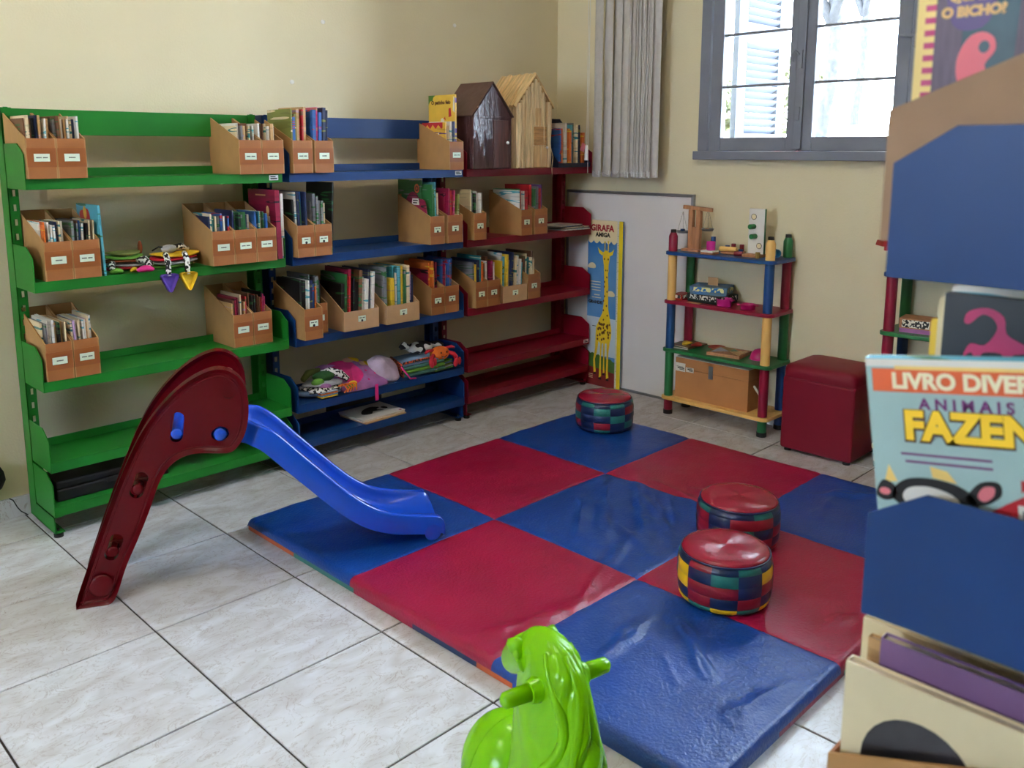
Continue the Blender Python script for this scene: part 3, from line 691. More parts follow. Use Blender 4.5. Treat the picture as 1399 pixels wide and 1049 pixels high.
# pink rounded book, dark green book in the third box of the second blue shelf
g = thing('book', 'pink shaped picture book with a rounded crown top in a blue shelf box', 'book', (2.146, -.085, ZT[1] + .0042))
pts = [(0, 0), (.18, 0), (.18, .17), (.15, .185), (.13, .215), (.10, .235), (.07, .225), (.05, .205), (.02, .20), (0, .17)]
MB().prism([(a, b) for a, b in catmull(pts, 3)], 'x', -.003, .003).build('cover', 'book_crimson', g, bevel=.001)
fn2 = lambda s, t, off: (-.003 - off, .18 - s, t)
decal('cover_print', [[(.08, .175), (.135, .175), (.13, .205), (.085, .205)]], 'cover_white', g, fn2, .0004)
decal('cover_print', [rect(.09, .193, .125, .198), rect(.09, .182, .12, .187)], 'ink', g, fn2, .0008)
decal('cover_print', [rect(.09, .08, .16, .14)], 'cover_pink', g, fn2, .0004)
o, cv, fn = cover_book(2.158, -.04, ZT[1] + .0042, .008, .17, .29, 'green', 'tall dark green picture book with an orange spiral on the second blue shelf')
decal('cover_print', [circle(.14, .25, .018, .022)], 'cover_orange', cv, fn, .0004)
decal('cover_print', [circle(.14, .25, .012, .014)], 'book_brown', cv, fn, .0007)
decal('cover_print', [circle(.14, .25, .006, .007)], 'cover_orange', cv, fn, .001)
# dark folders at the top of boxes
o, cv, fn = cover_book(1.615, -.10, ZT[1], .006, .20, .30, 'black', 'tall black folder leaning beside boxes of the second blue shelf', lean=.05)
o, cv, fn = cover_book(2.752, -.10, ZT[1] + .0042, .004, .19, .225, 'white', 'white sheet with typed lines standing in a box of the second red shelf')
decal('cover_print', [rect(.05, .12 + .016 * k, .05 + (.11 if k < 2 else .06), .123 + .016 * k) for k in range(4)], 'book_grey', cv, fn, .0003)
# flat magazines on the second red shelf
for k in range(5):
    tagp(place(book_mesh(.004, .16, .20, ['white', 'grey', 'cream', 'navy', 'white'][k]), 'magazine', None, (3.10 + .018 * (k % 3), -.10 + .010 * k, ZT[1] + .0022 + .0044 * k), (0, PI / 2, .04 * (k - 2))),
         f'thin magazine lying flat on the second red shelf, {["bottom", "second lowest", "middle", "second highest", "top"][k]} of its pile', 'magazine', 'flat magazines on the red shelf')

# ---------------------------------------------------------------- toy houses
def house(name, label, x0, x1, y0, y1, z, eave, peak, walls, roofm):
    t = thing(name, label, 'toy house', ((x0 + x1) / 2, (y0 + y1) / 2, z)); return t
zt = ZT[0]
hx0, hx1, hy0, hy1 = 2.415, 2.675, -.118, .105
t = house('toy_house', 'brown glossy paper toy house with gabled roof on the red bookcase', hx0, hx1, hy0, hy1, zt, 1.5, 1.66, 0, 0)
mx = (hx0 + hx1) / 2
MB().prism([(hx0, zt), (hx1, zt), (hx1, 1.495), (mx, 1.65), (hx0, 1.495)], 'y', hy0, hy1).build('body', 'house_brown', t, world=True, bevel=.004)
for s in (-1, 1):
    e = hx0 if s < 0 else hx1
    mb = MB(); o2 = s * .012
    mb.prism([(mx, 1.653), (e + o2, 1.492), (e + o2, 1.498), (mx, 1.661)], 'y', hy0 - .006, hy1 + .006).build('roof_panel', 'house_roof', t, world=True, bevel=.002)
MB().box(hx0 + .002, hx1 - .002, hy0 - .004, hy0, 1.485, 1.497).build('band', 'house_brown', t, world=True, bevel=.002)
dr = MB().box(2.548, 2.648, hy0 - .005, hy0, zt + .004, 1.478).build('door', 'door_woodgrain', t, world=True, bevel=.002)
mb = MB().sphere((2.636, hy0 - .012, 1.37), .008, 10, 8); mb.v = [(a - t.location.x, b - t.location.y, c - t.location.z) for a, b, c in mb.v]
mb.build('knob', 'white_plastic', dr, smooth=180)
# straw house
hx0, hx1, hy0, hy1 = 2.722, 2.972, -.112, .115; mx = (hx0 + hx1) / 2
t = house('toy_house', 'pale straw and corn husk toy house beside the brown one', hx0, hx1, hy0, hy1, zt, 0, 0, 0, 0)
MB().prism([(hx0 + .006, zt), (hx1 - .006, zt), (hx1 - .006, 1.565), (mx, 1.705), (hx0 + .006, 1.565)], 'y', hy0 + .006, hy1 - .006).build('body', 'straw_dark', t, world=True)
r = random.Random(5)
def topz(x): return 1.56 + (1.705 - 1.56) * (1 - abs(x - mx) / ((hx1 - hx0) / 2))
n = 13
for k in range(n):                      # husk strips on the front
    xa = hx0 + (hx1 - hx0) * k / n; xb = xa + (hx1 - hx0) / n * r.uniform(.75, 1.3); xb = min(xb, hx1 + .004); w = r.uniform(.002, .014)
    z0 = zt + r.uniform(0, .006); pts = []
    zs = [z0 + (min(topz(xa), topz(xb)) + r.uniform(-.004, .006) - z0) * q / 5 for q in range(6)]
    ring = []
    for q, zz in enumerate(zs):
        jx = r.uniform(-.003, .003); jy = r.uniform(-.003, .002)
        ring.append([(xa + jx, hy0 + .004, zz), (xa + jx + .002, hy0 - w + jy, zz), ((xa + xb) / 2 + jx, hy0 - w * 1.3 + jy, zz), (xb + jx - .002, hy0 - w * .8 + jy, zz), (xb + jx, hy0 + .004, zz)])
    MB().loft(ring).build('husk_strip', 'straw', t, world=True, smooth=50)
for k in range(8):                      # husk strips on the left side
    ya = hy0 + (hy1 - hy0) * k / 8; yb = ya + .031; w = r.uniform(.003, .008)
    ring = [[(hx0 + .008, ya, zz), (hx0 - w + r.uniform(-.002, .002), ya + .003, zz), (hx0 - w * 1.2, (ya + yb) / 2, zz), (hx0 - w + r.uniform(-.002, .002), yb - .003, zz), (hx0 + .008, yb, zz)] for zz in [zt + (1.563 - zt) * q / 4 for q in range(5)]]
    MB().loft(ring).build('husk_strip', 'straw', t, world=True, smooth=50)
for s in (-1, 1):                        # roof strips running down each slope
    for k in range(9):
        ya = hy0 - .008 + (hy1 - hy0 + .016) * k / 9; yb = ya + .029; ex = (hx0 if s < 0 else hx1) + s * .016 + r.uniform(-.006, .006); ez = 1.55 + r.uniform(-.006, .004)
        h = r.uniform(.004, .014)
        ring = []
        for q in range(4):
            f = q / 3; x = mx + (ex - mx) * f; z = 1.705 + (ez - 1.705) * f
            ring.append([(x, ya, z), (x + s * h * .5, ya + .004, z + h), (x + s * h * .6, (ya + yb) / 2, z + h * 1.2 + r.uniform(0, .003)), (x + s * h * .5, yb - .004, z + h), (x, yb, z)])
        MB().loft(ring).build('roof_strip', 'straw_roof', t, world=True, smooth=50)
MB().box(2.835, 2.925, hy0 - .014, hy0 - .006, 1.36, 1.452).build('door_upper', 'straw_dark', t, world=True, bevel=.002)
dl = MB().box(2.832, 2.93, hy0 - .013, hy0 - .006, zt + .003, 1.357).build('door_lower', 'wood_pale', t, world=True, bevel=.002)
mb = MB().sphere((2.925, hy0 - .018, 1.348), .007, 10, 8); mb.v = [(a - t.location.x, b - t.location.y, c - t.location.z) for a, b, c in mb.v]; mb.build('knob', 'white_plastic', dl, smooth=180)
MB().box(2.845, 2.885, hy0 - .012, hy0 - .006, 1.458, 1.545).build('plank', 'wood_pale', t, world=True, bevel=.002)
MB().tube([(hx1 - .012, hy0 - .01, 1.35), (hx1 + .003, hy0 - .014, 1.30), (hx1 - .004, hy0 - .013, 1.25), (hx1 - .002, hy0 - .014, 1.20)], .0016, 5).build('loose_strand', 'straw', t, world=True, smooth=180)
# navy box with books
mat('navy_board', (26, 34, 62), .5, var=.1)
filebox(3.045, .262, -.105, ZT[0], 'dark navy file box with open front, rightmost on the top red shelf', hf=.022, hb=.262, d=.225, m='navy_board', lab=False)
fill(3.055, .235, -.105, ZT[0], 'dark navy box on top red shelf', 'books in the navy box', .17, .235, ['turquoise', 'white', 'orange', 'navy', 'grey', 'cream', 'purple', 'blue'], 41, n=13, setback=.02, leanmax=.08, dmin=.15, dmax=.17)
o = MB().box(-.016, .016, -.001, .001, -.022, .022).build('price_card', 'cover_pink'); o.location = (3.235, -.110, ZT[0] + .105); o.rotation_euler = (0, .4, 0); tagp(o, 'small pink and white card tucked in the navy box', 'card')

# ================================================================ CLOTH TOYS
def zebra(name, sc_=60, a=(235, 232, 226), b=(20, 20, 22)):
    m = mat(name, a, .8, var=.1); nt = m.node_tree; N = nt.nodes; L = nt.links
    cr = [n for n in N if n.type == 'VALTORGB'][0]; nz = [n for n in N if n.type == 'TEX_NOISE'][0]
    nz.inputs['Scale'].default_value = sc_; nz.inputs['Detail'].default_value = 0; cr.color_ramp.interpolation = 'CONSTANT'
    cr.color_ramp.elements[0].color = (*lin(b), 1); cr.color_ramp.elements[1].position = .5; cr.color_ramp.elements[1].color = (*lin(a), 1)
zebra('zebra_cloth', 90)
for n_, c_ in dict(cloth_yellow=(236, 190, 30), cloth_purple=(92, 62, 160), cloth_pink=(222, 44, 130), cloth_green=(96, 150, 50), cloth_olive=(110, 116, 50), cloth_red=(196, 30, 50), cloth_grey=(176, 180, 190), cloth_brown=(140, 70, 30), cloth_orange=(226, 110, 30),
                   cloth_teal=(70, 120, 110), cloth_magenta=(196, 36, 110), cloth_lilac=(170, 110, 170), cloth_skin=(224, 170, 150), cloth_black=(24, 24, 28), cloth_blue=(130, 160, 190), cloth_dkgreen=(40, 90, 40)).items():
    mat(n_, c_, .85, var=.18, vscale=20, bump=.2, bscale=90)
def pad(mb, cx, cy, z, rx, ry, h, n=22, seed=0, m=0):
    r = random.Random(seed); ph = r.uniform(0, 6)
    rings = []
    for k in range(6):
        t = -PI / 2 + PI * k / 5; f = max(.05, math.cos(t)) ** .5; zz = z + h / 2 + h / 2 * math.sin(t)
        rings.append([(cx + rx * f * (1 + .06 * math.sin(3 * a + ph)) * math.cos(a), cy + ry * f * (1 + .06 * math.cos(2 * a + ph)) * math.sin(a), zz + .003 * math.sin(2 * a + ph)) for a in [2 * PI * i / n for i in range(n)]])
    return mb.loft(rings, m)
z = ZT[1]
ta = thing('cloth_toy', 'green layered cloth toy book with pink paw on the second green shelf', 'soft toy', (.80, .03, z))
for k, (m_, rx, ry, h, dx) in enumerate((('cloth_red', .065, .06, .016, 0), ('cloth_grey', .07, .062, .014, .002), ('cloth_brown', .072, .064, .014, -.004), ('cloth_green', .075, .066, .013, -.01), ('cloth_olive', .062, .056, .012, -.006))):
    pad(MB(), dx, 0, .014 * k, rx, ry, h, seed=k).build('cloth_page', m_, ta, smooth=180)
MB().tube([(.03, -.05, .035), (.045, -.075, .04), (.05, -.095, .025), (.045, -.11, .014)], [.012, .014, .012, .010], 8).build('leg', 'zebra_cloth', ta, smooth=180)
pad(MB(), 0, 0, 0, .032, .022, .018).build('paw', 'cloth_pink', ta, smooth=180).location = (.025, -.128, .004)
pad(MB(), 0, 0, 0, .016, .012, .012).build('paw', 'cloth_yellow', ta, smooth=180).location = (-.005, -.10, .004)
MB().tube([(-.05, -.03, .03), (-.07, -.06, .03), (-.075, -.085, .012)], [.01, .012, .01], 8).build('leg', 'zebra_cloth', ta, smooth=180)
pad(MB(), 0, 0, 0, .026, .018, .016).build('paw', 'cloth_green', ta, smooth=180).location = (-.065, -.095, .002)
MB().sphere((0, 0, 0), (.008, .012, .026), 12, 8).build('ear', 'cloth_brown', ta, smooth=180).location = (.065, .01, .075)
tb = thing('cloth_toy', 'yellow layered cloth toy with purple and yellow triangle feet over the edge', 'soft toy', (.970, -.005, z))
for k, (m_, rx, ry, h, dx) in enumerate((('cloth_green', .08, .06, .014, -.01), ('cloth_grey', .088, .066, .013, 0), ('cloth_red', .09, .068, .013, -.004), ('cloth_yellow', .094, .07, .013, .004))):
    pad(MB(), dx, 0, .0135 * k, rx, ry, h, seed=10 + k).build('cloth_page', m_, tb, smooth=180)
for dx, m_ in ((-.06, 'cloth_purple'), (.012, 'cloth_yellow')):
    MB().tube([(dx + .01, -.045, .052), (dx, -.075, .048), (dx - .005, -.098, .03), (dx - .008, -.104, .0), (dx - .008, -.106, -.02)], [.010, .011, .011, .010, .009], 8).build('leg', 'zebra_cloth', tb, smooth=180)
    fn3 = lambda a, b, w, dx=dx: (dx - .006 + a, -.106 + w, -.045 + b)
    puffy(catmull([(-.031, .027), (0, .032), (.031, .027), (.016, -.012), (0, -.036), (-.016, -.012)], 4), -.011, .011, .009, fn3).build('foot', m_, tb, smooth=180)
MB().sphere((-.02, -.01, .068), (.03, .02, .016), 14, 8).build('head', 'cloth_grey', tb, smooth=180)
MB().tube([(0, 0, .07), (.03, .0, .075), (.06, .0, .06)], [.01, .012, .008], 8).build('arm', 'zebra_cloth', tb, smooth=180)
MB().tube([(-.04, -.01, .075), (-.06, -.012, .078), (-.085, -.014, .066)], .003, 6).build('cord', 'cloth_black', tb, smooth=180)
MB().tube([(-.09, -.02, .02), (-.115, -.04, .022), (-.125, -.06, .01)], [.008, .009, .007], 8).build('arm', 'zebra_cloth', tb, smooth=180)

z = ZT[3]
t1 = thing('cloth_toy', 'crumpled green and black checked cloth book at left of fourth blue shelf', 'soft toy', (1.60, .01, z))
for k, (m_, rx, ry, h) in enumerate((('cloth_blue', .105, .085, .03), ('zebra_cloth', .10, .085, .022), ('cloth_grey', .095, .075, .02))):
    pad(MB(), .008 * k, -.004 * k, .02 * k, rx, ry, h, seed=20 + k).build('cloth_page', m_, t1, smooth=180)
MB().sphere((0, 0, 0), (.055, .035, .024), 14, 8).build('bump', 'cloth_dkgreen', t1, smooth=180).location = (.02, -.005, .075)
MB().sphere((0, 0, 0), (.03, .024, .018), 14, 8).build('bump', 'cloth_green', t1, smooth=180).location = (-.03, -.035, .062)
MB().sphere((0, 0, 0), (.028, .02, .012), 14, 8).build('flap', 'cloth_lilac', t1, smooth=180).location = (-.015, -.07, .048)
MB().tube([(.02, .02, .085), (.055, 0, .092), (.09, -.03, .08), (.11, -.06, .055)], [.012, .017, .017, .012], 10).build('strap', 'zebra_cloth', t1, smooth=180)
MB().tube([(-.09, -.06, .035), (-.05, -.085, .04), (-.01, -.09, .036)], [.009, .012, .010], 8).build('strap', 'zebra_cloth', t1, smooth=180)
MB().tube([(-.07, .02, .07), (-.03, .04, .09), (.03, .045, .092)], [.012, .016, .012], 8).build('strap', 'cloth_olive', t1, smooth=180)
for k in range(4):
    MB().box(-.055, .03, -.10, -.05, .006 + .007 * k, .011 + .007 * k).build('cloth_page', ['cloth_yellow', 'cloth_blue', 'cloth_orange', 'cloth_grey'][k], t1, bevel=.002)
for k in range(5):
    MB().tube([(.05, -.06, .03), (.07 + .012 * k, -.08 - .004 * k, .045), (.08 + .012 * k, -.10, .025 + .004 * k), (.06 + .016 * k, -.102, .012)], .0035, 6).build('fringe', 'cloth_orange', t1, smooth=180)
# cushion
t2 = thing('cushion', 'pink and lilac printed cushion lying on the fourth blue shelf', 'cushion', (1.775, .015, z))
pts = catmull([(-.16, .075), (-.06, .085), (.05, .09), (.115, .05), (.15, -.09), (.05, -.10), (-.05, -.10), (-.10, -.06)], 5)
def cush(a, b, w):
    tilt = .5; return (a, b * math.cos(tilt) - 0, .045 + b * math.sin(tilt) + w)
rings = []
def cush_patch(poly, scale_levels, m, top):
    pass
mb = MB(); cx, cy = 0, 0
for k in range(9):
    ang = -PI / 2 + PI * k / 8; f = max(.02, math.cos(ang)) ** .55; w = .034 * math.sin(ang)
    mb.loft([]) if False else None
    rings.append([cush(a * f, b * f, w + .003 * math.sin(a * 60 + b * 40)) for a, b in pts])
mb.loft(rings); mb.build('pillow', 'cloth_lilac', t2, smooth=180)
def lay(polys, m, name='printed_patch', off=.0):
    mb = MB()
    for P_ in polys:
        c_ = (sum(p[0] for p in P_) / len(P_), sum(p[1] for p in P_) / len(P_))
        def hgt(a, b):
            # approximate pillow top height
            best = 1.0
            rr_ = math.hypot(a / .15, b / .11); f = min(.97, rr_); w = .034 * math.sqrt(max(0.02, 1 - f ** 3.6)); return w
        R0 = [cush(a, b, hgt(a, b) + .0025 + off) for a, b in P_]; R1 = [cush((a + c_[0]) / 2, (b + c_[1]) / 2, hgt((a + c_[0]) / 2, (b + c_[1]) / 2) + .0035 + off) for a, b in P_]
        R2 = [cush(c_[0] + (a - c_[0]) * .05, c_[1] + (b - c_[1]) * .05, hgt(*c_) + .004 + off) for a, b in P_]
        mb.loft([R0, R1, R2], caps=False); n_ = len(P_); mb.f.append(tuple(range(len(mb.v) - n_, len(mb.v)))); mb.m.append(0)
    return mb.build(name, m, t2, smooth=180, fixn=False)
lay([catmull([(-.13, .06), (-.03, .07), (.03, .03), (.01, -.03), (-.04, -.075), (-.08, -.05)], 4)], 'cloth_magenta')
lay([catmull([(.0, .0), (.03, .01), (.035, -.05), (-.01, -.085), (-.035, -.075)], 4)], 'cloth_pink', off=.002)
lay([circle(.02, .06, .03, .02)], 'cloth_skin', off=.001); lay([catmull([(.03, .08), (.07, .06), (.06, .03), (.04, .045)], 4)], 'cloth_yellow', off=.003)
lay([circle(.075, .02, .018, .016)], 'cloth_skin', off=.001); lay([circle(.095, .015, .012, .02)], 'cloth_yellow', off=.003)
lay([circle(-.045, -.085, .022, .013)], 'cloth_yellow', off=.003); lay([circle(-.065, -.09, .018, .010)], 'cloth_green', off=.005)
lay([circle(.02, -.06, .006), circle(.06, -.03, .006), circle(.10, -.05, .006), circle(.045, -.08, .005)], 'cloth_pink', off=.001)
MB().box(.045, .062, -.118, -.115, -.055, .02).build('ribbon', 'cloth_pink', t2, bevel=.001)
# drawstring bag
mat('silver_bag', (196, 176, 196), .3, var=.2, vscale=14, bump=.8, bscale=30)
t3 = thing('drawstring_bag', 'crumpled lilac silver drawstring bag beside the pink cushion', 'bag', (1.955, -.005, z))
rings = []; r = random.Random(3)
for k in range(8):
    f = k / 7; zz = .115 * f; rx = .075 * (1 - .35 * f ** 2) * (.8 if k == 0 else 1); ry = .07 * (1 - .45 * f ** 2) * (.8 if k == 0 else 1)
    if k == 7: rx *= .3; ry *= .3
    rings.append([((rx + .006 * math.sin(5 * a + k) + r.uniform(-.002, .002)) * math.cos(a) - .03 * f, (ry + .005 * math.cos(4 * a - k)) * math.sin(a) + .02 * f, zz) for a in [2 * PI * i / 24 for i in range(24)]])
MB().loft(rings).build('bag_body', 'silver_bag', t3, smooth=180)
MB().tube([(.05, -.05, .06), (.07, -.075, .02), (.075, -.088, .006), (.10, -.10, .006)], .004, 6).build('drawstring', 'cloth_pink', t3, smooth=180)
# cloth book with crab
t4 = thing('cloth_book', 'stack-like folded cloth book with orange striped edge at right of fourth blue shelf', 'cloth book', (2.17, .0, z))
T4 = Matrix.Rotation(-.35, 4, 'Z') @ Matrix.Rotation(-.12, 4, 'Y')
zebra('tiger_trim', 120, (214, 84, 36), (40, 20, 14))
for k, m_ in enumerate(('cloth_teal', 'cloth_green', 'cloth_teal', 'cloth_blue')):
    MB().box(-.115, .10, -.085, .085, .008 + .018 * k, .024 + .018 * k, T=T4).build('cloth_page', m_, t4, bevel=.007, smooth=180)
MB().box(-.122, -.112, -.088, .088, .004, .082, T=T4).build('spine_trim', 'tiger_trim', t4, bevel=.004, smooth=180)
MB().tube([T4 @ Vector(v) for v in ((-.11, -.088, .082), (0, -.09, .083), (.05, -.09, .082))], .006, 8).build('edge_trim', 'tiger_trim', t4, smooth=180)
for k in range(5):
    MB().box(.0, .125, -.10, .0, .012 + .008 * k, .017 + .008 * k, T=Matrix.Rotation(.1 + .03 * k, 4, 'Z')).build('cloth_page', ['cloth_green', 'cloth_grey', 'cloth_olive', 'cloth_blue', 'cloth_green'][k], t4, bevel=.002)
t5 = thing('soft_toy', 'black and white spotted cloth animal lying under the orange crab', 'soft toy', (2.19, .03, z + .085))
zebra('cow_cloth', 30)
MB().sphere((0, 0, .025), (.075, .045, .03), 16, 10).build('body', 'cow_cloth', t5, smooth=180)
MB().tube([(-.06, .01, .03), (-.10, .0, .05), (-.125, -.01, .045)], [.014, .018, .012], 8).build('leg', 'cow_cloth', t5, smooth=180)
MB().tube([(.06, 0, .03), (.10, -.02, .03), (.12, -.03, .02)], [.014, .016, .012], 8).build('leg', 'cow_cloth', t5, smooth=180)
t6 = thing('soft_toy', 'orange plush crab with red claws on top of the cloth book', 'soft toy', (2.225, -.075, z + .062))
MB().sphere((0, 0, .03), (.055, .036, .035), 18, 12).build('body', 'cloth_orange', t6, smooth=180)
for s in (-1, 1):
    MB().tube([(.045 * s, -.01, .03), (.07 * s, -.025, .02), (.078 * s, -.035, .0)], [.010, .011, .012], 8).build('arm', 'cloth_red', t6, smooth=180)
    MB().sphere((.078 * s - .008, -.042, -.018 + (.02 if s < 0 else 0)), (.014, .010, .024), 12, 8, T=Matrix.Rotation(.3 * s, 3, 'Y')).sphere((.078 * s + .014, -.042, -.015 + (.02 if s < 0 else 0)), (.009, .009, .02), 10, 8).build('claw', 'cloth_red', t6, smooth=180)
    MB().sphere((.018 * s, -.034, .04), (.004, .003, .005), 8, 6).build('eye', 'cloth_black', t6, smooth=180)
    MB().tube([(.04 * s, .0, .05), (.075 * s, .0, .052), (.092 * s, -.005, .045)], [.007, .008, .006], 8).build('leg', 'cloth_red', t6, smooth=180)
MB().tube([(-.018, -.0345, .026), (-.008, -.0365, .020), (.004, -.0370, .019), (.016, -.035, .024)], .0016, 5).build('mouth', 'cloth_black', t6, smooth=180)
# fifth blue shelf: sheets
z = ZT[4]
o = MB().box(-.12, .12, -.10, .09, 0, .006).build('cardboard_sheet', 'kraft_card', bevel=.001); o.location = (1.885, .012, z); o.rotation_euler = (0, 0, .05); tagp(o, 'brown cardboard sheet under the white picture book on the lowest blue shelf', 'sheet')
pb = thing('picture_book', 'flat white picture book with black shapes on the lowest blue shelf', 'book', (1.885, .02, z + .006), .03)
MB().box(-.12, .12, -.095, .09, 0, .009).build('pages', 'page_paper', pb); cvb = MB().box(-.122, .122, -.097, .092, .009, .011).build('cover', 'cover_white', pb)
fnz = lambda a, b, off: (a, b, .011 + off)
decal('cover_print', [catmull([(-.07, -.02), (-.03, .03), (.03, .05), (.06, .02), (.03, 0), (.05, -.03), (0, -.015), (-.03, -.04)], 4), circle(.075, .0, .014, .02)], 'ink', cvb, fnz, .0003)
decal('cover_print', [rect(.098, -.09, .112, -.075)], 'cover_red', cvb, fnz, .0003)
o = MB().box(-.14, .14, -.03, .03, 0, .10).box(-.13, .13, -.033, -.03, .015, .085).build('storage_case', 'black_plain', bevel=.006); o.location = (1.88, .15, z); tagp(o, 'dark flat case standing behind the picture book on the lowest blue shelf', 'case')
kb = thing('flat_case', 'long flat black case lying on the lowest green shelf', 'case', (.68, .02, ZT[4]))
MB().box(-.2, .2, -.07, .07, 0, .045).build('case_body', 'black_plain', kb, bevel=.006); MB().box(-.2, .2, -.07, .07, .046, .075).build('case_lid', 'black_plain', kb, bevel=.008)
MB().box(-.03, .03, -.078, -.07, .03, .05).build('clasp', 'black_rubber', kb, bevel=.002)

# ================================================================ VERTICAL BLIND, WHITEBOARD, CHART
vb = thing('vertical_blind', 'grey vertical louvre blind gathered at the left of the window', 'blind', (3.29, -.37, 1.19))
ys = [-.165, -.232, -.292, -.340, -.366, -.390, -.410, -.428, -.444, -.460, -.474, -.488, -.502, -.516]
slat = []
for ci in range(2):
    rings = []
    for zz in (0, .02, .5, 1.0, 1.30):
        rings.append([(.0445 * u, (.012 if ci else .009) * (1 - u * u) , zz) for u in (-1, -.6, -.2, .2, .6, 1)] + [(.0445 * u, (.012 if ci else .009) * (1 - u * u) + .0012, zz) for u in (1, .6, .2, -.2, -.6, -1)])
    slat.append(MB().loft(rings).mesh('slat', 'blind_cloth', smooth=50))
wt = MB().box(-.042, .042, -.0022, .006, .004, .034).mesh('bottom_weight', 'white_plastic')
for k, y in enumerate(ys):
    a = math.radians(66 if k < 4 else 46 + (k % 3) * 3)
    if k == len(ys) - 1: a = math.radians(96)
    s_ = place(slat[k % 2], 'slat', vb, (0, y + .37, .004 * (k % 2)), (0, 0, a))
    place(wt, 'bottom_weight', s_, (0, 0, 0))
ch = MB()
for k in range(len(ys) - 1):
    a, b = ys[k] + .37, ys[k + 1] + .37
    ch.tube([(-.03, a, .03), (-.032, (a + b) / 2, .03 - .25 * abs(b - a)), (-.03, b, .03)], .0016, 5)
ch.build('chain', 'white_plastic', vb, smooth=180)
MB().box(-.045, .045, -.2, .25, 1.30, 1.34).build('headrail', 'aluminium', vb, bevel=.003)
cdy = .255
MB().cyl((-.03, cdy, .10), (-.03, cdy, 1.30), .0014, n=6).cyl((-.03, cdy - .01, .02), (-.03, cdy - .01, 1.30), .0014, n=6).build('pull_cord', 'white_plastic', vb)
MB().cyl((-.03, cdy, .09), (-.03, cdy, .17), .011, .009, 12).build('cord_weight', 'white_plastic', vb, smooth=40)

wbd = thing('whiteboard', 'large whiteboard with grey frame leaning on the wall under the blind', 'whiteboard', (3.395, -.295, 0))
MB().box(-.004, .008, -.415, .415, .012, 1.096).build('board', 'whiteboard', wbd)
for (y0, y1, z0, z1) in ((-.425, .425, 1.096, 1.111), (-.425, .425, .0, .013), (-.425, -.412, .013, 1.096), (.412, .425, .013, 1.096)):
    MB().box(-.012, .012, y0, y1, z0, z1).build('frame_strip', 'aluminium', wbd, bevel=.002)

gc = thing('growth_chart', 'tall giraffe height chart board with yellow ruler beside the red bookcase', 'height chart', (3.366, -.175, 0))
MB().box(-.003, .003, -.122, .122, 0, .95).build('board', 'poster_sky', gc)
gf = lambda s, t, off: (-.003 - off, .122 - s, t)          # s 0..0.244 from left to right
PW = .205
decal('print_ground', [rect(0, 0, PW, .13)], 'poster_soil', gc, gf, .0003)
decal('print_sky', [rect(0, .18, PW, .40)], 'poster_pale', gc, gf, .0002)
decal('print_grass', [[(0, .11), (0, .20)] + [(PW * k / 14, .195 - .035 * k / 14 + .006 * math.sin(k * 2.3)) for k in range(1, 14)] + [(PW, .155), (PW, .09)]], 'poster_grass', gc, gf, .0005)
hd = [(0, .95), (0, .835)]
for k in range(5):
    hd += [(PW * (k + q / 5) / 5, .835 - .016 * math.sin(PI * q / 5)) for q in range(1, 6)]
decal('print_header', [hd + [(PW, .95)]], 'poster_cream', gc, gf, .0005)
for cx, cz, w in ((.03, .69, .055), (.165, .54, .06)):
    decal('print_cloud', [catmull([(cx - w * .5, cz), (cx - w * .2, cz + .016), (cx + w * .2, cz + .018), (cx + w * .5, cz + .004), (cx + w * .4, cz - .012), (cx - w * .4, cz - .012)], 4)], 'poster_cream', gc, gf, .0005)
body = [(.118, .66), (.146, .66), (.150, .56), (.152, .46), (.165, .40), (.178, .34), (.176, .29), (.168, .262), (.160, .20), (.158, .10), (.164, .06), (.146, .05), (.146, .10), (.148, .20), (.146, .255), (.135, .255), (.132, .14), (.136, .085), (.122, .08), (.124, .14), (.122, .255), (.112, .252), (.108, .15), (.112, .06), (.094, .05), (.098, .15), (.100, .25), (.088, .262), (.078, .20), (.064, .15), (.072, .08), (.056, .075), (.052, .15), (.064, .22), (.066, .29), (.068, .34), (.088, .385), (.112, .43), (.122, .50), (.122, .58)]
decal('print_giraffe', [body], 'giraffe_yellow', gc, gf, .0008)
head = [(.112, .775), (.108, .745), (.116, .70), (.118, .665), (.126, .65), (.142, .65), (.150, .665), (.150, .70), (.156, .745), (.152, .775), (.132, .785)]
decal('print_giraffe', [head], 'giraffe_yellow', gc, gf, .0011)
decal('print_giraffe', [[(.112, .77), (.085, .785), (.070, .80), (.082, .765), (.105, .752)], [(.152, .77), (.178, .785), (.186, .795), (.176, .762), (.156, .752)], rect(.118, .78, .124, .825), rect(.142, .78, .148, .828), circle(.121, .828, .006), circle(.145, .832, .006)], 'giraffe_yellow', gc, gf, .0009)
r = random.Random(2); sp = []
for k in range(26):
    z_ = r.uniform(.27, .37); s_ = r.uniform(.078, .168); sp.append(circle(s_, z_, r.uniform(.005, .008), r.uniform(.006, .010), 7))
for k in range(10): sp.append(circle(.118 + .03 * r.random(), .39 + .027 * k, .005, .006, 7))
decal('print_spots', sp, 'giraffe_brown', gc, gf, .0012)
decal('print_eyes', [circle(.120, .735, .004, .006, 8), circle(.146, .735, .004, .006, 8), circle(.130, .672, .003, .006, 6), circle(.140, .672, .003, .006, 6), rect(.052, .065, .072, .075), rect(.092, .04, .112, .05), rect(.146, .04, .166, .05), rect(.120, .07, .136, .08), rect(.04, .345, .068, .348)], 'ink', gc, gf, .0014)
decal('print_hooves', [rect(.02, .06, .05, .064), rect(.02, .05, .05, .054), rect(.02, .04, .05, .044)], 'poster_cream', gc, gf, .0006)
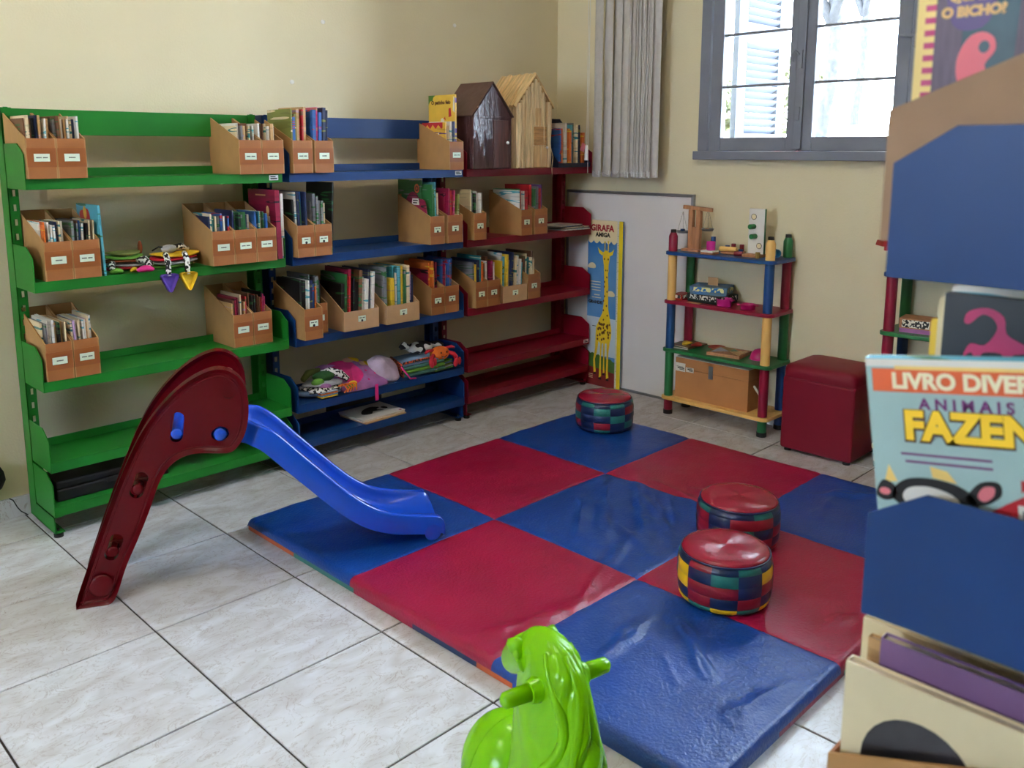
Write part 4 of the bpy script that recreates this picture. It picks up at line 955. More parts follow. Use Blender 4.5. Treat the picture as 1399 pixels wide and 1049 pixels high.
decal('print_lines', [rect(.02 + .004 * k, .60 - .016 * k + .006 * j, .095, .604 - .016 * k + .006 * j) for k in range(4) for j in (0,)] + [rect(.05, .525, .09, .53), rect(.035, .51, .10, .514)], 'poster_cream', gc, gf, .0006)
decal('print_ruler', [rect(PW + .012, 0, .244, .95)], 'ruler_yellow', gc, gf, .0004)
decal('print_scale', [rect(PW, 0, PW + .012, .95)], 'cover_white', gc, gf, .0004)
decal('print_ticks', [rect(PW + .002, .01 + .0095 * k, PW + (.011 if k % 5 == 0 else .007), .0125 + .0095 * k) for k in range(99)], 'ink', gc, gf, .0007)
put_text('girafa', 'lettering', gc, (-.0042, .122 - .10, .905), (0, -1, 0), (0, 0, 1), .92)
put_text('amiga', 'lettering', gc, (-.0042, .122 - .105, .868), (0, -1, 0), (0, 0, 1), .95)
put_text('grande', 'lettering', gc, (-.0042, .122 - .062, .485), (0, -1, 0), (0, 0, 1), .9)

# ================================================================ PLAY MAT
MX = [.968, 1.592, 2.222, 2.845]; MY = [-.475, -1.10, -1.722, -2.362]; MH = .046
pm = thing('play_mat', 'padded vinyl floor mat with red and blue squares in a checkerboard', 'mat', (MX[0], MY[3], 0))
# wrinkles: list of (x0,y0,x1,y1,height,width)
WR = [(1.86, -1.66, 2.20, -1.34, .005, .03), (1.98, -1.60, 2.20, -1.42, .005, .028), (1.66, -1.42, 1.96, -1.20, .004, .03), (1.74, -1.66, 1.86, -1.44, .005, .03), (1.78, -1.62, 2.26, -1.24, .006, .035), (1.70, -1.50, 2.14, -1.18, .004, .03), (1.62, -1.60, 1.95, -1.50, .004, .025), (2.28, -1.30, 2.22, -1.55, .005, .03), (2.3, -1.45, 2.52, -1.72, .004, .03),
      (2.60, -1.80, 2.80, -2.02, .005, .03), (2.40, -1.90, 2.7, -1.86, .003, .03), (1.30, -1.70, 1.02, -1.62, .004, .03), (1.45, -1.88, 1.10, -1.92, .003, .03), (1.48, -1.95, 1.30, -2.15, .005, .02), (1.30, -2.02, 1.22, -2.12, .004, .02),
      (1.7, -2.25, 1.9, -2.3, .004, .025), (1.2, -2.28, 1.4, -2.3, .004, .03), (1.52, -1.62, 1.3, -1.72, .004, .03)]
def wr_h(x, y):
    h = 0
    for a, b, c, d, hh, w in WR:
        L2 = (c - a) ** 2 + (d - b) ** 2; t = max(0, min(1, ((x - a) * (c - a) + (y - b) * (d - b)) / L2))
        q = (x - a - t * (c - a)) ** 2 + (y - b - t * (d - b)) ** 2
        wob = .010 * math.sin(23 * (x - y)) + .006 * math.sin(51 * x); h += 2.1 * hh * math.exp(-(math.sqrt(q) + wob) ** 2 / (w * .7) ** 2) * math.sin(PI * (.1 + .8 * t))
    return h + .0030 * noise.fractal(Vector((x * 5, y * 5, 0)), 1.0, 2.0, 4)
def panel(i, j, m):
    x0, x1, y1, y0 = MX[i], MX[i + 1], MY[j], MY[j + 1]; n = 84
    mb = MB(); vs = []; R = .020
    def prof(x, y):
        # drop at seams (slight) and at outer edge (rounded)
        z = MH + wr_h(x, y)
        for d, outer in ((x - x0, i == 0), (x1 - x, i == 2), (y - y0, j == 2), (y1 - y, j == 0)):
            if outer:
                if d < R: z -= R - math.sqrt(max(0, R * R - (R - d) ** 2))
            elif d < .02: z -= .0035 * (1 - d / .02) ** 2
        # rounded outer corners
        return z
    us = [0, .004, .010, .020, .034] + [.05 + .9 * k / (n) for k in range(n + 1)] + [.966, .98, .99, .996, 1]
    for u in us:
        for v in us:
            x = x0 + (x1 - x0) * u; y = y0 + (y1 - y0) * v
            vs.append((x, y, prof(x, y)))
    k = len(us)
    fs = [(a * k + b, (a + 1) * k + b, (a + 1) * k + b + 1, a * k + b + 1) for a in range(k - 1) for b in range(k - 1)]
    mb.add(vs, fs)
    # skirts on outer sides
    def skirt(ids, nx, ny):
        o = len(mb.v); mb.v += [(mb.v[q][0] + nx * .0, mb.v[q][1] + ny * .0, .018) for q in ids]
        for q in range(len(ids) - 1): mb.f.append((ids[q], ids[q + 1], o + q + 1, o + q)); mb.m.append(0)
    skirt([b for b in range(k)], -1, 0); skirt([(k - 1) * k + b for b in range(k)], 1, 0); skirt([a * k for a in range(k)], 0, -1); skirt([a * k + k - 1 for a in range(k)], 0, 1)
    mb.build('mat_square', m, pm, smooth=60, world=True)
for i in range(3):
    for j in range(3): panel(i, j, 'mat_blue' if (i + j) % 2 == 0 else 'mat_red')
ub = .003
segs = [('mat_orange', .0, .16), ('mat_teal', .16, .34), ('mat_red', .34, .49), ('mat_navy', .49, .63), ('mat_orange', .63, .70), ('mat_blue', .70, 1)]
for m_, a, b in segs:
    MB().box(MX[0] + ub, MX[0] + .03, MY[0] + (MY[3] - MY[0]) * b, MY[0] + (MY[3] - MY[0]) * a - (ub if a == 0 else 0), .0, .019).build('side_band', m_, pm, world=True)
for m_, a, b in (('mat_blue', 0, .15), ('mat_red', .15, .335), ('mat_teal', .335, .6), ('mat_navy', .6, 1)):
    MB().box(MX[0] + .03 + (MX[3] - MX[0] - .03) * a, MX[0] + .03 + (MX[3] - MX[0] - .03) * b - (ub if b == 1 else 0), MY[3] + ub, MY[3] + .03, .0, .019).build('side_band', m_, pm, world=True)
MB().box(MX[0] + .03, MX[3] - ub, MY[3] + .03, MY[0] - ub, 0, .019).build('underside', 'mat_navy', pm, world=True)

# ================================================================ STOOLS
PATCH = {}
def stool(x, y, label, rows, seed, rz):
    R, H = .134, .152; t = thing('pouf_stool', label, 'stool', (x, y, MH + .003), rz)
    prof = [(.0, .97), (.115, .975), (.20, 1.0), (.40, 1.035), (.60, 1.035), (.80, 1.0), (.895, .975), (.995, .93)]
    zc = [0.0, .115, .33, .555, .78, .93]
    nc = 11
    MB().lathe([(R * .93, .002), (R * .955, H * .2), (R * .985, H * .5), (R * .955, H * .85), (R * .90, H * .95)], 44).build('core', 'vinyl_navy', t, smooth=180)
    def rad(f):
        return R * (.965 + .045 * math.sin(PI * min(1, max(0, f))) )
    for k in range(5):
        z0, z1 = zc[k] * H, zc[k + 1] * H
        for c in range(nc):
            m = rows[k][c % len(rows[k])]
            key = (k, m)
            if key not in PATCH:
                mb = MB(); vs = []; nu, nv = 7, 5; da = 2 * PI / nc
                for a in range(nu):
                    for b in range(nv):
                        u = a / (nu - 1); v = b / (nv - 1); zz = z0 + (z1 - z0) * v; f = zz / H
                        puff = .0022 * (math.sin(PI * u) * math.sin(PI * v)) ** .45 if 0 < a < nu - 1 and 0 < b < nv - 1 else -.0006
                        if k == 4: f = min(1, f + .0); 
                        rr_ = rad(f) + puff
                        if k == 4: rr_ -= .012 * v ** 2
                        if k == 0: rr_ -= .006 * (1 - v) ** 2
                        an = (u - .5) * da; vs.append((rr_ * math.cos(an), rr_ * math.sin(an), zz + .002))
                mb.add(vs, [(a * nv + b, (a + 1) * nv + b, (a + 1) * nv + b + 1, a * nv + b + 1) for a in range(nu - 1) for b in range(nv - 1)])
                PATCH[key] = mb.mesh('patch', m, smooth=180)
            place(PATCH[key], 'patch', t, (0, 0, 0), (0, 0, 2 * PI * c / nc))
    # piping and domed seat
    MB().tube([(R * .945 * math.cos(a), R * .945 * math.sin(a), H * .935) for a in [2 * PI * i / 40 for i in range(41)]], .003, 6).build('piping', 'vinyl_navy', t, smooth=180)
    rings = []; rnd = random.Random(seed); ph = rnd.uniform(0, 6)
    for f, dz in ((1.0, 0), (.985, .006), (.93, .011), (.8, .015), (.6, .017), (.4, .0165), (.2, .0155), (.02, .015)):
        rings.append([(R * .94 * f * math.cos(a), R * .94 * f * math.sin(a), H * .935 + dz + (.0025 * math.sin(3 * a + ph) * f * (1 - f) * 4 + .002 * max(0, math.sin(14 * a + ph)) * max(0, f - .6) * (1.0 - f) * 12 * (1 if math.sin(a * 2 + ph) > 0 else .2))) for a in [2 * PI * i / 56 for i in range(56)]])
    MB().loft(rings).build('seat_top', 'vinyl_red', t, smooth=180)
n_, r_, t_, y_ = 'vinyl_navy', 'vinyl_crimson', 'vinyl_teal', 'vinyl_yellow'
sA = [[n_, t_], [r_, n_], [n_, t_], [r_, n_], [t_, n_]]
stool(2.685, -.725, 'low round patchwork stool at the far corner of the mat', [[t_, n_, n_], [r_, n_, t_, n_, r_, n_], [n_, t_, n_], [r_, n_, t_, n_], [n_, t_]], 1, .3)
stool(2.045, -1.80, 'low round patchwork stool in the middle, just behind the yellow patched one', [[n_, r_], [r_, n_, n_], [n_, t_, n_, r_], [r_, n_, r_], [t_, n_, n_]], 2, .9)
stool(1.685, -1.965, 'low round patchwork stool with yellow patches, nearest the green horse', [[y_, t_], [n_, r_, n_, r_], [r_, n_, r_, n_, y_, r_], [y_, n_, t_, n_], [n_, r_, n_, t_]], 3, .25)

# ================================================================ SLIDE
SA = math.radians(-27); so = Vector((.35, -.60, 0))
sl = thing('toddler_slide', 'child plastic slide with dark red ladder sides and blue chute', 'slide', tuple(so), SA)
plate = [(-.005, .0), (.026, .105), (.08, .246), (.127, .36), (.183, .48), (.236, .563), (.306, .637), (.374, .681), (.433, .694), (.482, .669), (.506, .622), (.509, .557), (.497, .493), (.472, .450), (.441, .434), (.361, .442), (.31, .433), (.272, .405), (.244, .361), (.21, .273), (.172, .186), (.139, .115), (.112, .04), (.095, .008), (.07, .0)]
outl = catmull(plate[:1] + plate[1:], 4)
outl = [(a, max(b, 0)) for a, b in outl]
def stadium(c0, c1, r, n=10):
    a = Vector(c0); b = Vector(c1); d = (b - a); d = d.normalized() if d.length > 1e-6 else Vector((0, 1)); an = math.atan2(d.y, d.x)
    return [(b.x + r * math.cos(an - PI / 2 + PI * k / n), b.y + r * math.sin(an - PI / 2 + PI * k / n)) for k in range(n + 1)] + [(a.x + r * math.cos(an + PI / 2 + PI * k / n), a.y + r * math.sin(an + PI / 2 + PI * k / n)) for k in range(n + 1)]
fnp = lambda a, b, w: (a, w, b)
holes = [stadium((.300, .497), (.307, .552), .0185), stadium((.180, .338), (.196, .378), .0195), stadium((.099, .153), (.115, .195), .0195), catmull([(.405, .505), (.425, .515), (.445, .505), (.448, .485), (.43, .47), (.408, .475), (.398, .49)], 3)]
shallow = [circle(.455, .617, .018, n=18)]
def side_plate(w0, w1):
    mb = puffy(outl, w0, w1, .013, fnp); me = mb.mesh('side_plate', 'slide_red')
    o = bpy.data.objects.new('side_plate', me); COL.objects.link(o)
    cut = MB()
    for h in holes: cut.prism(h, 'y', w0 - .02, w1 + .02)
    for h in shallow: cut.prism(h, 'y', w0 - .02, w0 + .020 if w0 < 0 else w1 + .02)
    cme = cut.mesh('cut', 'slide_red'); co = bpy.data.objects.new('cut', cme); COL.objects.link(co)
    md = o.modifiers.new('b', 'BOOLEAN'); md.object = co; md.operation = 'DIFFERENCE'; md.solver = 'EXACT'
    dg = bpy.context.evaluated_depsgraph_get(); dg.update()
    m2 = bpy.data.meshes.new_from_object(o.evaluated_get(dg)); m2.name = 'side_plate'
    o.modifiers.clear(); o.data = m2; bpy.data.objects.remove(co); bpy.data.meshes.remove(cme)
    m2.polygons.foreach_set('use_smooth', [True] * len(m2.polygons)); m2.set_sharp_from_angle(angle=math.radians(40))
    o.parent = sl
    return o
p0 = side_plate(-.026, .022); p1 = side_plate(.228, .276)
# raised line parallel to the border and moulded dome at the foot
rim = [(a, -.0265, b) for a, b in offset_poly(outl, .020)]
MB().tube(rim + [rim[0]], .0022, 5).build('moulded_line', 'slide_red', p0, smooth=180)
MB().sphere((.067, -.022, .062), (.036, .012, .036), 18, 10).build('foot_dome', 'slide_red', p0, smooth=180)
for c in ((.184, .345), (.103, .160)):
    MB().cyl((c[0], -.012, c[1]), (c[0], .262, c[1]), .0165, n=16).sphere((c[0], -.012, c[1]), (.0165, .008, .0165), 14, 8).build('rung', 'slide_red', sl, smooth=50)
    MB().box(c[0] - .012, c[0] + .05, .022, .228, c[1] - .01, c[1] + .018).build('step', 'slide_red', sl, bevel=.008)
for c, rr_ in (((.301, .505), .0165), ((.424, .49), .02)):
    MB().cyl((c[0], -.014, c[1]), (c[0], .262, c[1]), rr_, n=16).sphere((c[0], -.014, c[1]), (rr_, .008, rr_), 14, 8).build('chute_peg', 'slide_blue', sl, smooth=50)
path = catmull([(.285, .505), (.36, .508), (.43, .515), (.50, .512), (.577, .480), (.68, .377), (.814, .243), (.888, .186), (.955, .158), (1.03, .146), (1.093, .138)], 5, closed=False)
sec = [(.026, -.068), (.026, -.010), (.028, -.003), (.033, 0), (.041, 0), (.046, -.003), (.050, -.016), (.058, -.040), (.074, -.050), (.125, -.052), (.176, -.050), (.192, -.040), (.200, -.016), (.204, -.003), (.209, 0), (.217, 0), (.222, -.003), (.224, -.010), (.224, -.068)]
rings = []
for i, (u, z_) in enumerate(path):
    a = path[max(0, i - 1)]; b = path[min(len(path) - 1, i + 1)]; d = Vector((b[0] - a[0], b[1] - a[1])).normalized(); nrm = Vector((-d.y, d.x))
    f = min(1, max(0, (u - .50) / .08)); w_ = .0 if u < .5 else 0
    flare = min(1, max(0, (u - .509) / .03))
    op = min(1, max(0, (u - .97) / .12)); sq = lambda h: h if h < -.05 else h * (1 - .72 * op) - .006 * op
    rings.append([(u + nrm.x * sq(h), (w if flare < .001 else .125 + (w - .125) * (1 + .26 * flare)), z_ + nrm.y * sq(h)) for w, h in sec])
# rolled lip at the bottom
u, z_ = path[-1]
for du, dz, k in ((.015, -.006, .9), (.026, -.020, .7), (.029, -.036, .5), (.024, -.05, .35)):
    rings.append([(u + du + (0 if True else 0), .125 + (w - .125) * 1.26, z_ + dz + (h if h < -.05 else h * .28 - .006) * k) for w, h in sec])
ct = MB().loft(rings).build('chute', 'slide_blue', sl, smooth=60)
for s in (0, 1):
    w0, w1 = ((-.002, .05) if s == 0 else (.20, .252))
    MB().cyl((1.080, w0 + .001, .078), (1.080, w1, .078), .028, n=18).build('end_foot', 'slide_blue', ct, smooth=50)

# ================================================================ ROCKING HORSE
rh = thing('rocking_horse', 'bright lime green plastic rocking horse with moulded mane and handles', 'rocking toy', (.578, -2.283, 0), math.radians(-15))
def ringe(yc, zc, rx, ry, n=48, twist=0.0, amp=0.0, k=0):
    out = []
    for i in range(n):
        a = 2 * PI * i / n
        w = amp * (math.sin(9 * a + twist) * .6 + math.sin(5 * a - 1.7 * twist) * .5) * (.35 + .65 * max(0, math.sin(-a)))
        out.append((rx * (1 + w) * math.cos(a), yc + ry * (1 + w) * math.sin(a), zc))
    return out
neck = [(-.06, .10, .115, .17), (-.055, .16, .108, .155), (-.035, .22, .090, .132), (-.014, .27, .073, .112), (-.006, .32, .062, .106), (-.002, .36, .054, .102), (.003, .40, .047, .097), (.008, .43, .043, .091), (.012, .455, .041, .084), (.016, .475, .039, .075), (.02, .490, .034, .062), (.02, .500, .026, .046), (.02, .506, .014, .024), (.02, .508, .003, .004)]
fine = catmull(neck, 6, closed=False)
def lock(a, z_):
    """moulded wavy locks: broad ridges that swing from side to side on the way down"""
    w_ = .34 * math.sin(z_ * 24 + 1.5 * math.cos(a)) + .10 * math.sin(z_ * 55 + 2 * a); ph = 4.5 * (a + w_); rd = abs(math.sin(ph)) ** .6 + .22 * abs(math.sin(3 * ph + 1.1)) ** .7
    env = .25 + .75 * max(0, math.sin(-a + .3)) ; return env * (rd - .75)
rings = []
for yc, zc, rx, ry in fine:
    am = .0125 * min(1, (.512 - zc) / .04)
    rings.append([((rx + am * lock(a, zc)) * math.cos(a), yc + (max(.004, ry) + am * lock(a, zc)) * math.sin(a), zc) for a in [2 * PI * i / 144 for i in range(144)]])
MB().loft(rings).build('neck', 'horse_green', rh, smooth=180)
# muzzle
mz = [(.05, .455, .046, .036), (.085, .44, .042, .036), (.115, .42, .036, .033), (.135, .405, .030, .028), (.147, .397, .016, .014)]
def mring(y, zc, rx, rz): return [(rx * math.cos(2 * PI * i / 20), y + .35 * rz * math.sin(2 * PI * i / 20), zc + rz * math.sin(2 * PI * i / 20)) for i in range(20)]
MB().loft([mring(*q) for q in catmull(mz, 3, closed=False)]).build('muzzle', 'horse_green', rh, smooth=180)
# mane strands falling over the back and sides of the neck
r = random.Random(11)
for a0, zb in ((-.35, .24), (-1.05, .20), (-1.75, .22), (-2.5, .26)):
    pts = []
    for q in range(16):
        f = q / 15; z_ = .495 - (.495 - zb) * f; a = a0 + .34 * math.sin(f * 6.5 + a0 * 3) * (.3 + f)
        for j in range(len(fine) - 1):
            if fine[j][1] <= z_ <= fine[j + 1][1]:
                tt = (z_ - fine[j][1]) / (fine[j + 1][1] - fine[j][1]); yc, _, rx, ry = [fine[j][d] + (fine[j + 1][d] - fine[j][d]) * tt for d in range(4)]; break
        pts.append(((rx * .95) * math.cos(a), yc + (ry * .95) * math.sin(a), z_))
    MB().tube(pts, [.003 + .008 * math.sin(PI * (.05 + .93 * q / 15)) for q in range(16)], 10).build('mane_lock', 'horse_green', rh, smooth=180)
for s in (-1, 1):
    MB().tube([(.026 * s, .062, .462), (.040 * s, .074, .474), (.049 * s, .082, .478)], [.018, .015, .005], 12).build('ear', 'horse_green', rh, smooth=180)
    MB().cyl((.034 * s, -.005, .432), (.058 * s, -.005, .432), .024, .019, 20).build('handle_collar', 'horse_green', rh, smooth=50)
    MB().tube([(.05 * s, -.005, .432), (.09 * s, -.005, .432), (.104 * s, -.005, .432), (.110 * s, -.005, .432)], [.0155, .0145, .0135, .008], 16).build('handle', 'horse_green', rh, smooth=180)
    MB().sphere((.044 * s, .058, .462), (.006, .010, .010), 10, 8).build('eye', 'horse_green', rh, smooth=180)
# chest / front bulge and body behind with seat, rockers
MB().sphere((0, .155, .155), (.092, .105, .115), 28, 18).build('chest', 'horse_green', rh, smooth=180)
MB().tube([(.0922 * math.cos(a), .155, .155 + .1152 * math.sin(a)) for a in [PI * k / 16 for k in range(17)]], .0012, 5).build('mould_seam', 'horse_green', rh, smooth=180)
rings = []
for f in [k / 10 for k in range(11)]:
    y = -.02 - .42 * f; rx = .125 - .03 * math.sin(PI * f); zt_ = .245 - .05 * math.sin(PI * min(1, f * 1.2)) + .06 * max(0, f - .7) / .3
    rings.append([(rx * math.cos(a), y, .14 + (zt_ - .14) * math.sin(a) if math.sin(a) > 0 else .14 + .08 * math.sin(a)) for a in [2 * PI * i / 24 for i in range(24)]])
MB().loft(rings).build('seat_body', 'horse_green', rh, smooth=180)
for s in (-1, 1):
    pts = [(.11 * s, y, .025 + .35 * (y + .12) ** 2) for y in [-.50 + .07 * k for k in range(12)]]
    MB().tube(pts, .025, 10).build('rocker', 'horse_green', rh, smooth=180)
    for y in (.12, -.36): MB().tube([(.10 * s, y, .16), (.11 * s, y + (.03 if y > 0 else -.03), .06 + .35 * (y + .12) ** 2)], [.04, .028], 10).build('leg', 'horse_green', rh, smooth=180)

# ================================================================ COLOURED TOWER SHELVES
def rounded(x0, x1, y0, y1, r, n=5):
    pts = []
    for cx, cy, a0 in ((x1 - r, y1 - r, 0), (x0 + r, y1 - r, PI / 2), (x0 + r, y0 + r, PI), (x1 - r, y0 + r, 1.5 * PI)):
        pts += [(cx + r * math.cos(a0 + PI / 2 * k / n), cy + r * math.sin(a0 + PI / 2 * k / n)) for k in range(n + 1)]
    return pts
def tower(label, ox, oy, shelves, legs):
    t = thing('play_shelf', label, 'shelf', (ox, oy, 0))
    for zt_, c in shelves:
        MB().prism(rounded(-.033, .195, -.565, .033, .03), 'z', zt_ - .017, zt_).build('shelf_board', 'pole_' + c, t, bevel=.003)
    zs = [0.022] + [s[0] for s in shelves[::-1]]
    for (x, y), cols in legs:
        for k, c in enumerate(cols):
            z0 = zs[k]; z1 = (zs[k + 1] - .017) if k + 1 < len(zs) else zs[k] + .095
            if k == len(cols) - 1:
                MB().lathe([(.022, z0), (.022, z0 + .075), (.014, z0 + .093)], 20, (x, y, 0)).build('finial', 'pole_' + c, t, smooth=40)
                MB().lathe([(.0145, z0 + .0932), (.0135, z0 + .108)], 16, (x, y, 0)).build('finial_cap', 'black_rubber', t, smooth=40)
            else:
                MB().cyl((x, y, z0), (x, y, z1), .022, n=20).build('pole', 'pole_' + c, t, smooth=40)
        MB().cyl((x, y, 0), (x, y, .0215), .0235, n=20).build('foot_cap', 'black_rubber', t, smooth=40)
    return t
SHV = [(.838, 'blue'), (.592, 'red'), (.345, 'green'), (.096, 'yellow')]
LEG = [((0, 0), ['red', 'green', 'blue', 'yellow', 'red']), ((0, -.527), ['green', 'red', 'yellow', 'blue', 'yellow']), ((.165, 0), ['green', 'blue', 'red', 'green', 'blue']), ((.165, -.527), ['blue', 'blue', 'green', 'red', 'green'])]
tower('multicoloured toy shelf with round poles beside the whiteboard', 3.207, -.727, SHV, LEG)
SHV2 = [(.838, 'blue'), (.592, 'green'), (.345, 'red'), (.096, 'yellow')]
LEG2 = [((0, 0), ['yellow', 'blue', 'red', 'red', 'red']), ((0, -.527), ['green', 'red', 'yellow', 'blue', 'yellow']), ((.165, 0), ['green', 'yellow', 'blue', 'green', 'red']), ((.165, -.527), ['blue', 'blue', 'green', 'red', 'green'])]
tower('multicoloured toy shelf half hidden behind the foreground bookcase', 3.207, -1.805, SHV2, LEG2)
# --- toys on top of the first tower (z=.838)
Z1 = .838
bs = thing('balance_scale', 'wooden balance scale with two hanging grey pans', 'scale', (3.285, -.80, Z1))
MB().box(-.045, .045, -.05, .05, 0, .012).build('base', 'wood', bs, bevel=.002)
for y in (-.022, .022): MB().box(-.012, .012, y - .012, y + .012, .012, .205).build('upright', 'wood', bs, bevel=.002)
MB().box(-.010, .010, -.010, .010, .012, .12).build('upright_core', 'wood', bs)
MB().box(-.008, .008, -.082, .082, .203, .222, T=Matrix.Rotation(.06, 4, 'X')).build('beam', 'wood', bs, bevel=.0015)
for y, zz in ((.072, .085), (-.072, .105)):
    p = MB().lathe([(.026, .0), (.031, .012), (.029, .012), (.024, .002)], 20, (0, y, zz)).build('pan', 'aluminium', bs, smooth=40)
    hg = MB()
    for k in range(3):
        a = 2 * PI * k / 3 + .5; hg.tube([(0, y, zz + .108), (.028 * math.cos(a), y + .028 * math.sin(a), zz + .012)], .0009, 5)
    hg.build('pan_chain', 'chrome', p)
MB().box(-.008, .008, -.008, .008, 0, .018).build('weight_cube', 'pole_blue').location = (3.285, -.728, Z1 + .088); tagp(bpy.data.objects['weight_cube'], 'small blue cube in the left pan of the balance scale', 'block')
o = MB().box(-.008, .008, -.008, .008, 0, .010).build('weight_cube', 'wood_pale', bevel=.001); o.location = (3.285, -.868, Z1 + .108); tagp(o, 'small tan cube in the right pan of the balance scale', 'block')
def peg(x, y, z, r, h, m, label, cat='block', axis='z', name='wooden_peg', rz=0):
    o = MB().lathe([(r * .92, 0), (r, h * .03), (r, h * .97), (r * .92, h)], 18).build(name, m, smooth=40)
    o.location = (x, y, z)
    if axis == 'h': o.rotation_euler = (0, PI / 2, rz); o.location = (x, y, z + r)
    return tagp(o, label, cat)
mat('toy_magenta', (206, 40, 140), .35, var=.05); mat('toy_cyan', (60, 160, 200), .35, var=.05); mat('toy_olive', (150, 120, 50), .5, var=.1); mat('toy_darkred', (130, 24, 44), .45, var=.1)
cb_ = thing('toy_box', 'small white printed card box under the magenta cup', 'box', (3.225, -.925, Z1)); MB().box(-.03, .03, -.033, .033, 0, .010).build('box_base', 'wood', cb_, bevel=.001); MB().box(-.03, .03, -.033, .033, .010, .018).build('box_lid', 'cover_white', cb_, bevel=.001)
cu = thing('toy_cup', 'magenta plastic toy cup standing on the white card box', 'cup', (3.235, -.925, Z1 + .018)); MB().lathe([(.019, 0), (.0215, .002), (.0215, .042), (.0195, .042), (.0195, .006), (.002, .005)], 20).build('cup_body', 'toy_magenta', cu, smooth=40)
peg(3.32, -.885, Z1, .012, .075, 'pole_blue', 'tall blue wooden peg behind the magenta cup')
dk = thing('wooden_disc', 'round wooden tray holding coloured pegs on the top board', 'tray', (3.315, -1.0, Z1)); MB().lathe([(.05, 0), (.06, .004), (.06, .012), (.055, .014), (.05, .010), (.002, .010)], 28).build('tray_body', 'wood', dk, smooth=40)
o = peg(3.290, -1.005, Z1 + .014, .012, .085, 'pole_yellow', 'yellow wooden peg lying across the round tray', axis='h'); o.rotation_euler = (PI / 2, 0, .1); o.location = (3.268, -.955, Z1 + .026)
peg(3.355, -.945, Z1, .011, .034, 'pole_blue', 'short navy peg standing left of the round tray')
peg(3.360, -.975, Z1 + .010, .011, .034, 'toy_darkred', 'left one of two dark red pegs behind the round tray')
peg(3.352, -1.025, Z1 + .010, .011, .034, 'toy_darkred', 'right one of two dark red pegs behind the round tray')
peg(3.345, -1.075, Z1, .012, .060, 'pole_green', 'green wooden peg left of the white pegboard')
o = peg(3.278, -1.062, Z1, .011, .03, 'pole_blue', 'short navy peg at the right end of the yellow one')
o = peg(3.245, -1.075, Z1, .011, .04, 'toy_darkred', 'dark red peg lying at the foot of the white pegboard'); o.rotation_euler = (PI / 2, 0, .2); o.location = (3.25, -1.045, Z1 + .011)
pl = thing('pegboard', 'white upright pegboard with green pegs on a wooden base', 'toy', (3.29, -1.135, Z1)); MB().box(-.05, .03, -.045, .045, 0, .014).build('base', 'wood', pl, bevel=.002)
bd = MB().box(-.006, .006, -.041, .041, .014, .226).build('board', 'cover_white', pl, bevel=.002); MB().box(-.0062, .0065, -.0425, -.041, .014, .226).build('side_edge', 'pole_green', pl)
for y, zz in ((.015, .188), (-.018, .052)): MB().cyl((-.0066, y, zz), (-.006, y, zz), .013, n=18).build('hole', 'poster_cream', bd); MB().tube([(-.0066, y + .013 * math.cos(a), zz + .013 * math.sin(a)) for a in [2 * PI * k / 18 for k in range(19)]], .0012, 5).build('hole_rim', 'ink', bd)
for y, zz in ((.012, .142), (.003, .096)): MB().cyl((-.036, y + .006, zz), (.0, y, zz), .012, n=16).build('peg', 'pole_green', bd, smooth=40)
peg(3.235, -1.175, Z1, .011, .028, 'toy_olive', 'small olive peg at the right front of the pegboard base')
cy = thing('toy_cup', 'light blue plastic toy cup lying on its side at the right', 'cup', (3.335, -1.205, Z1 + .021), rot=(PI / 2, 0, -.8)); MB().lathe([(.015, 0), (.0165, .002), (.0205, .042), (.0185, .042), (.0145, .004), (.002, .003)], 20).build('cup_body', 'toy_cyan', cy, smooth=40)
for k, (x, y) in enumerate(((3.345, -.765), (3.35, -.835))):
    o = MB().lathe([(.02, 0), (.032, .008), (.030, .010), (.018, .003)], 20).build('wooden_plate', 'wood_pale', smooth=40); o.location = (x, y, Z1); tagp(o, ['small wooden plate left behind the balance scale', 'small wooden plate right behind the balance scale'][k], 'plate')
# --- second board (z=.592)
Z2 = .592
zebra('game_print', 110, (230, 226, 214), (36, 40, 44)); zebra('game_blue_print', 80, (220, 216, 150), (44, 110, 176))
def gamebox(name, label, x, y, z, dx, dy, h, top, side, rz, pr='game_print'):
    t = thing(name, label, 'game box', (x, y, z), rz); MB().box(-dx, dx, -dy, dy, 0, h * .55).build('box_base', side, t, bevel=.001); MB().box(-dx - .002, dx + .002, -dy - .002, dy + .002, h * .3, h).build('box_lid', top, t, bevel=.0015)
    MB().box(-dx - .0026, -dx - .002, -dy * .85, dy * .85, h * .38, h * .9).build('side_print', pr, t); MB().box(-dx * .85, dx * .85, -dy - .0026, -dy - .002, h * .38, h * .9).build('side_print', pr, t); return t
mat('game_dark', (30, 44, 40), .4, var=.2); mat('game_blue', (60, 120, 180), .4, var=.3, vscale=14, rgb2=(90, 110, 110)); mat('game_red', (170, 40, 36), .4, var=.2)
gamebox('board_game', 'black printed game box under the blue one on the red board', 3.30, -.905, Z2, .075, .095, .042, 'game_dark', 'game_dark', -.12)
gamebox('board_game', 'blue printed game box on top of the black one', 3.30, -.90, Z2 + .042, .07, .09, .040, 'game_blue', 'game_blue', .30, 'game_blue_print')
gamebox('card_game', 'small red game box at the left of the red board', 3.255, -.755, Z2, .045, .030, .03, 'game_red', 'game_red', 0)
o = MB().box(-.001, .001, -.028, .028, 0, .04).build('brown_card', 'kraft_card'); o.location = (3.30, -.905, Z2 + .082); tagp(o, 'small brown card standing on the blue game box', 'card')
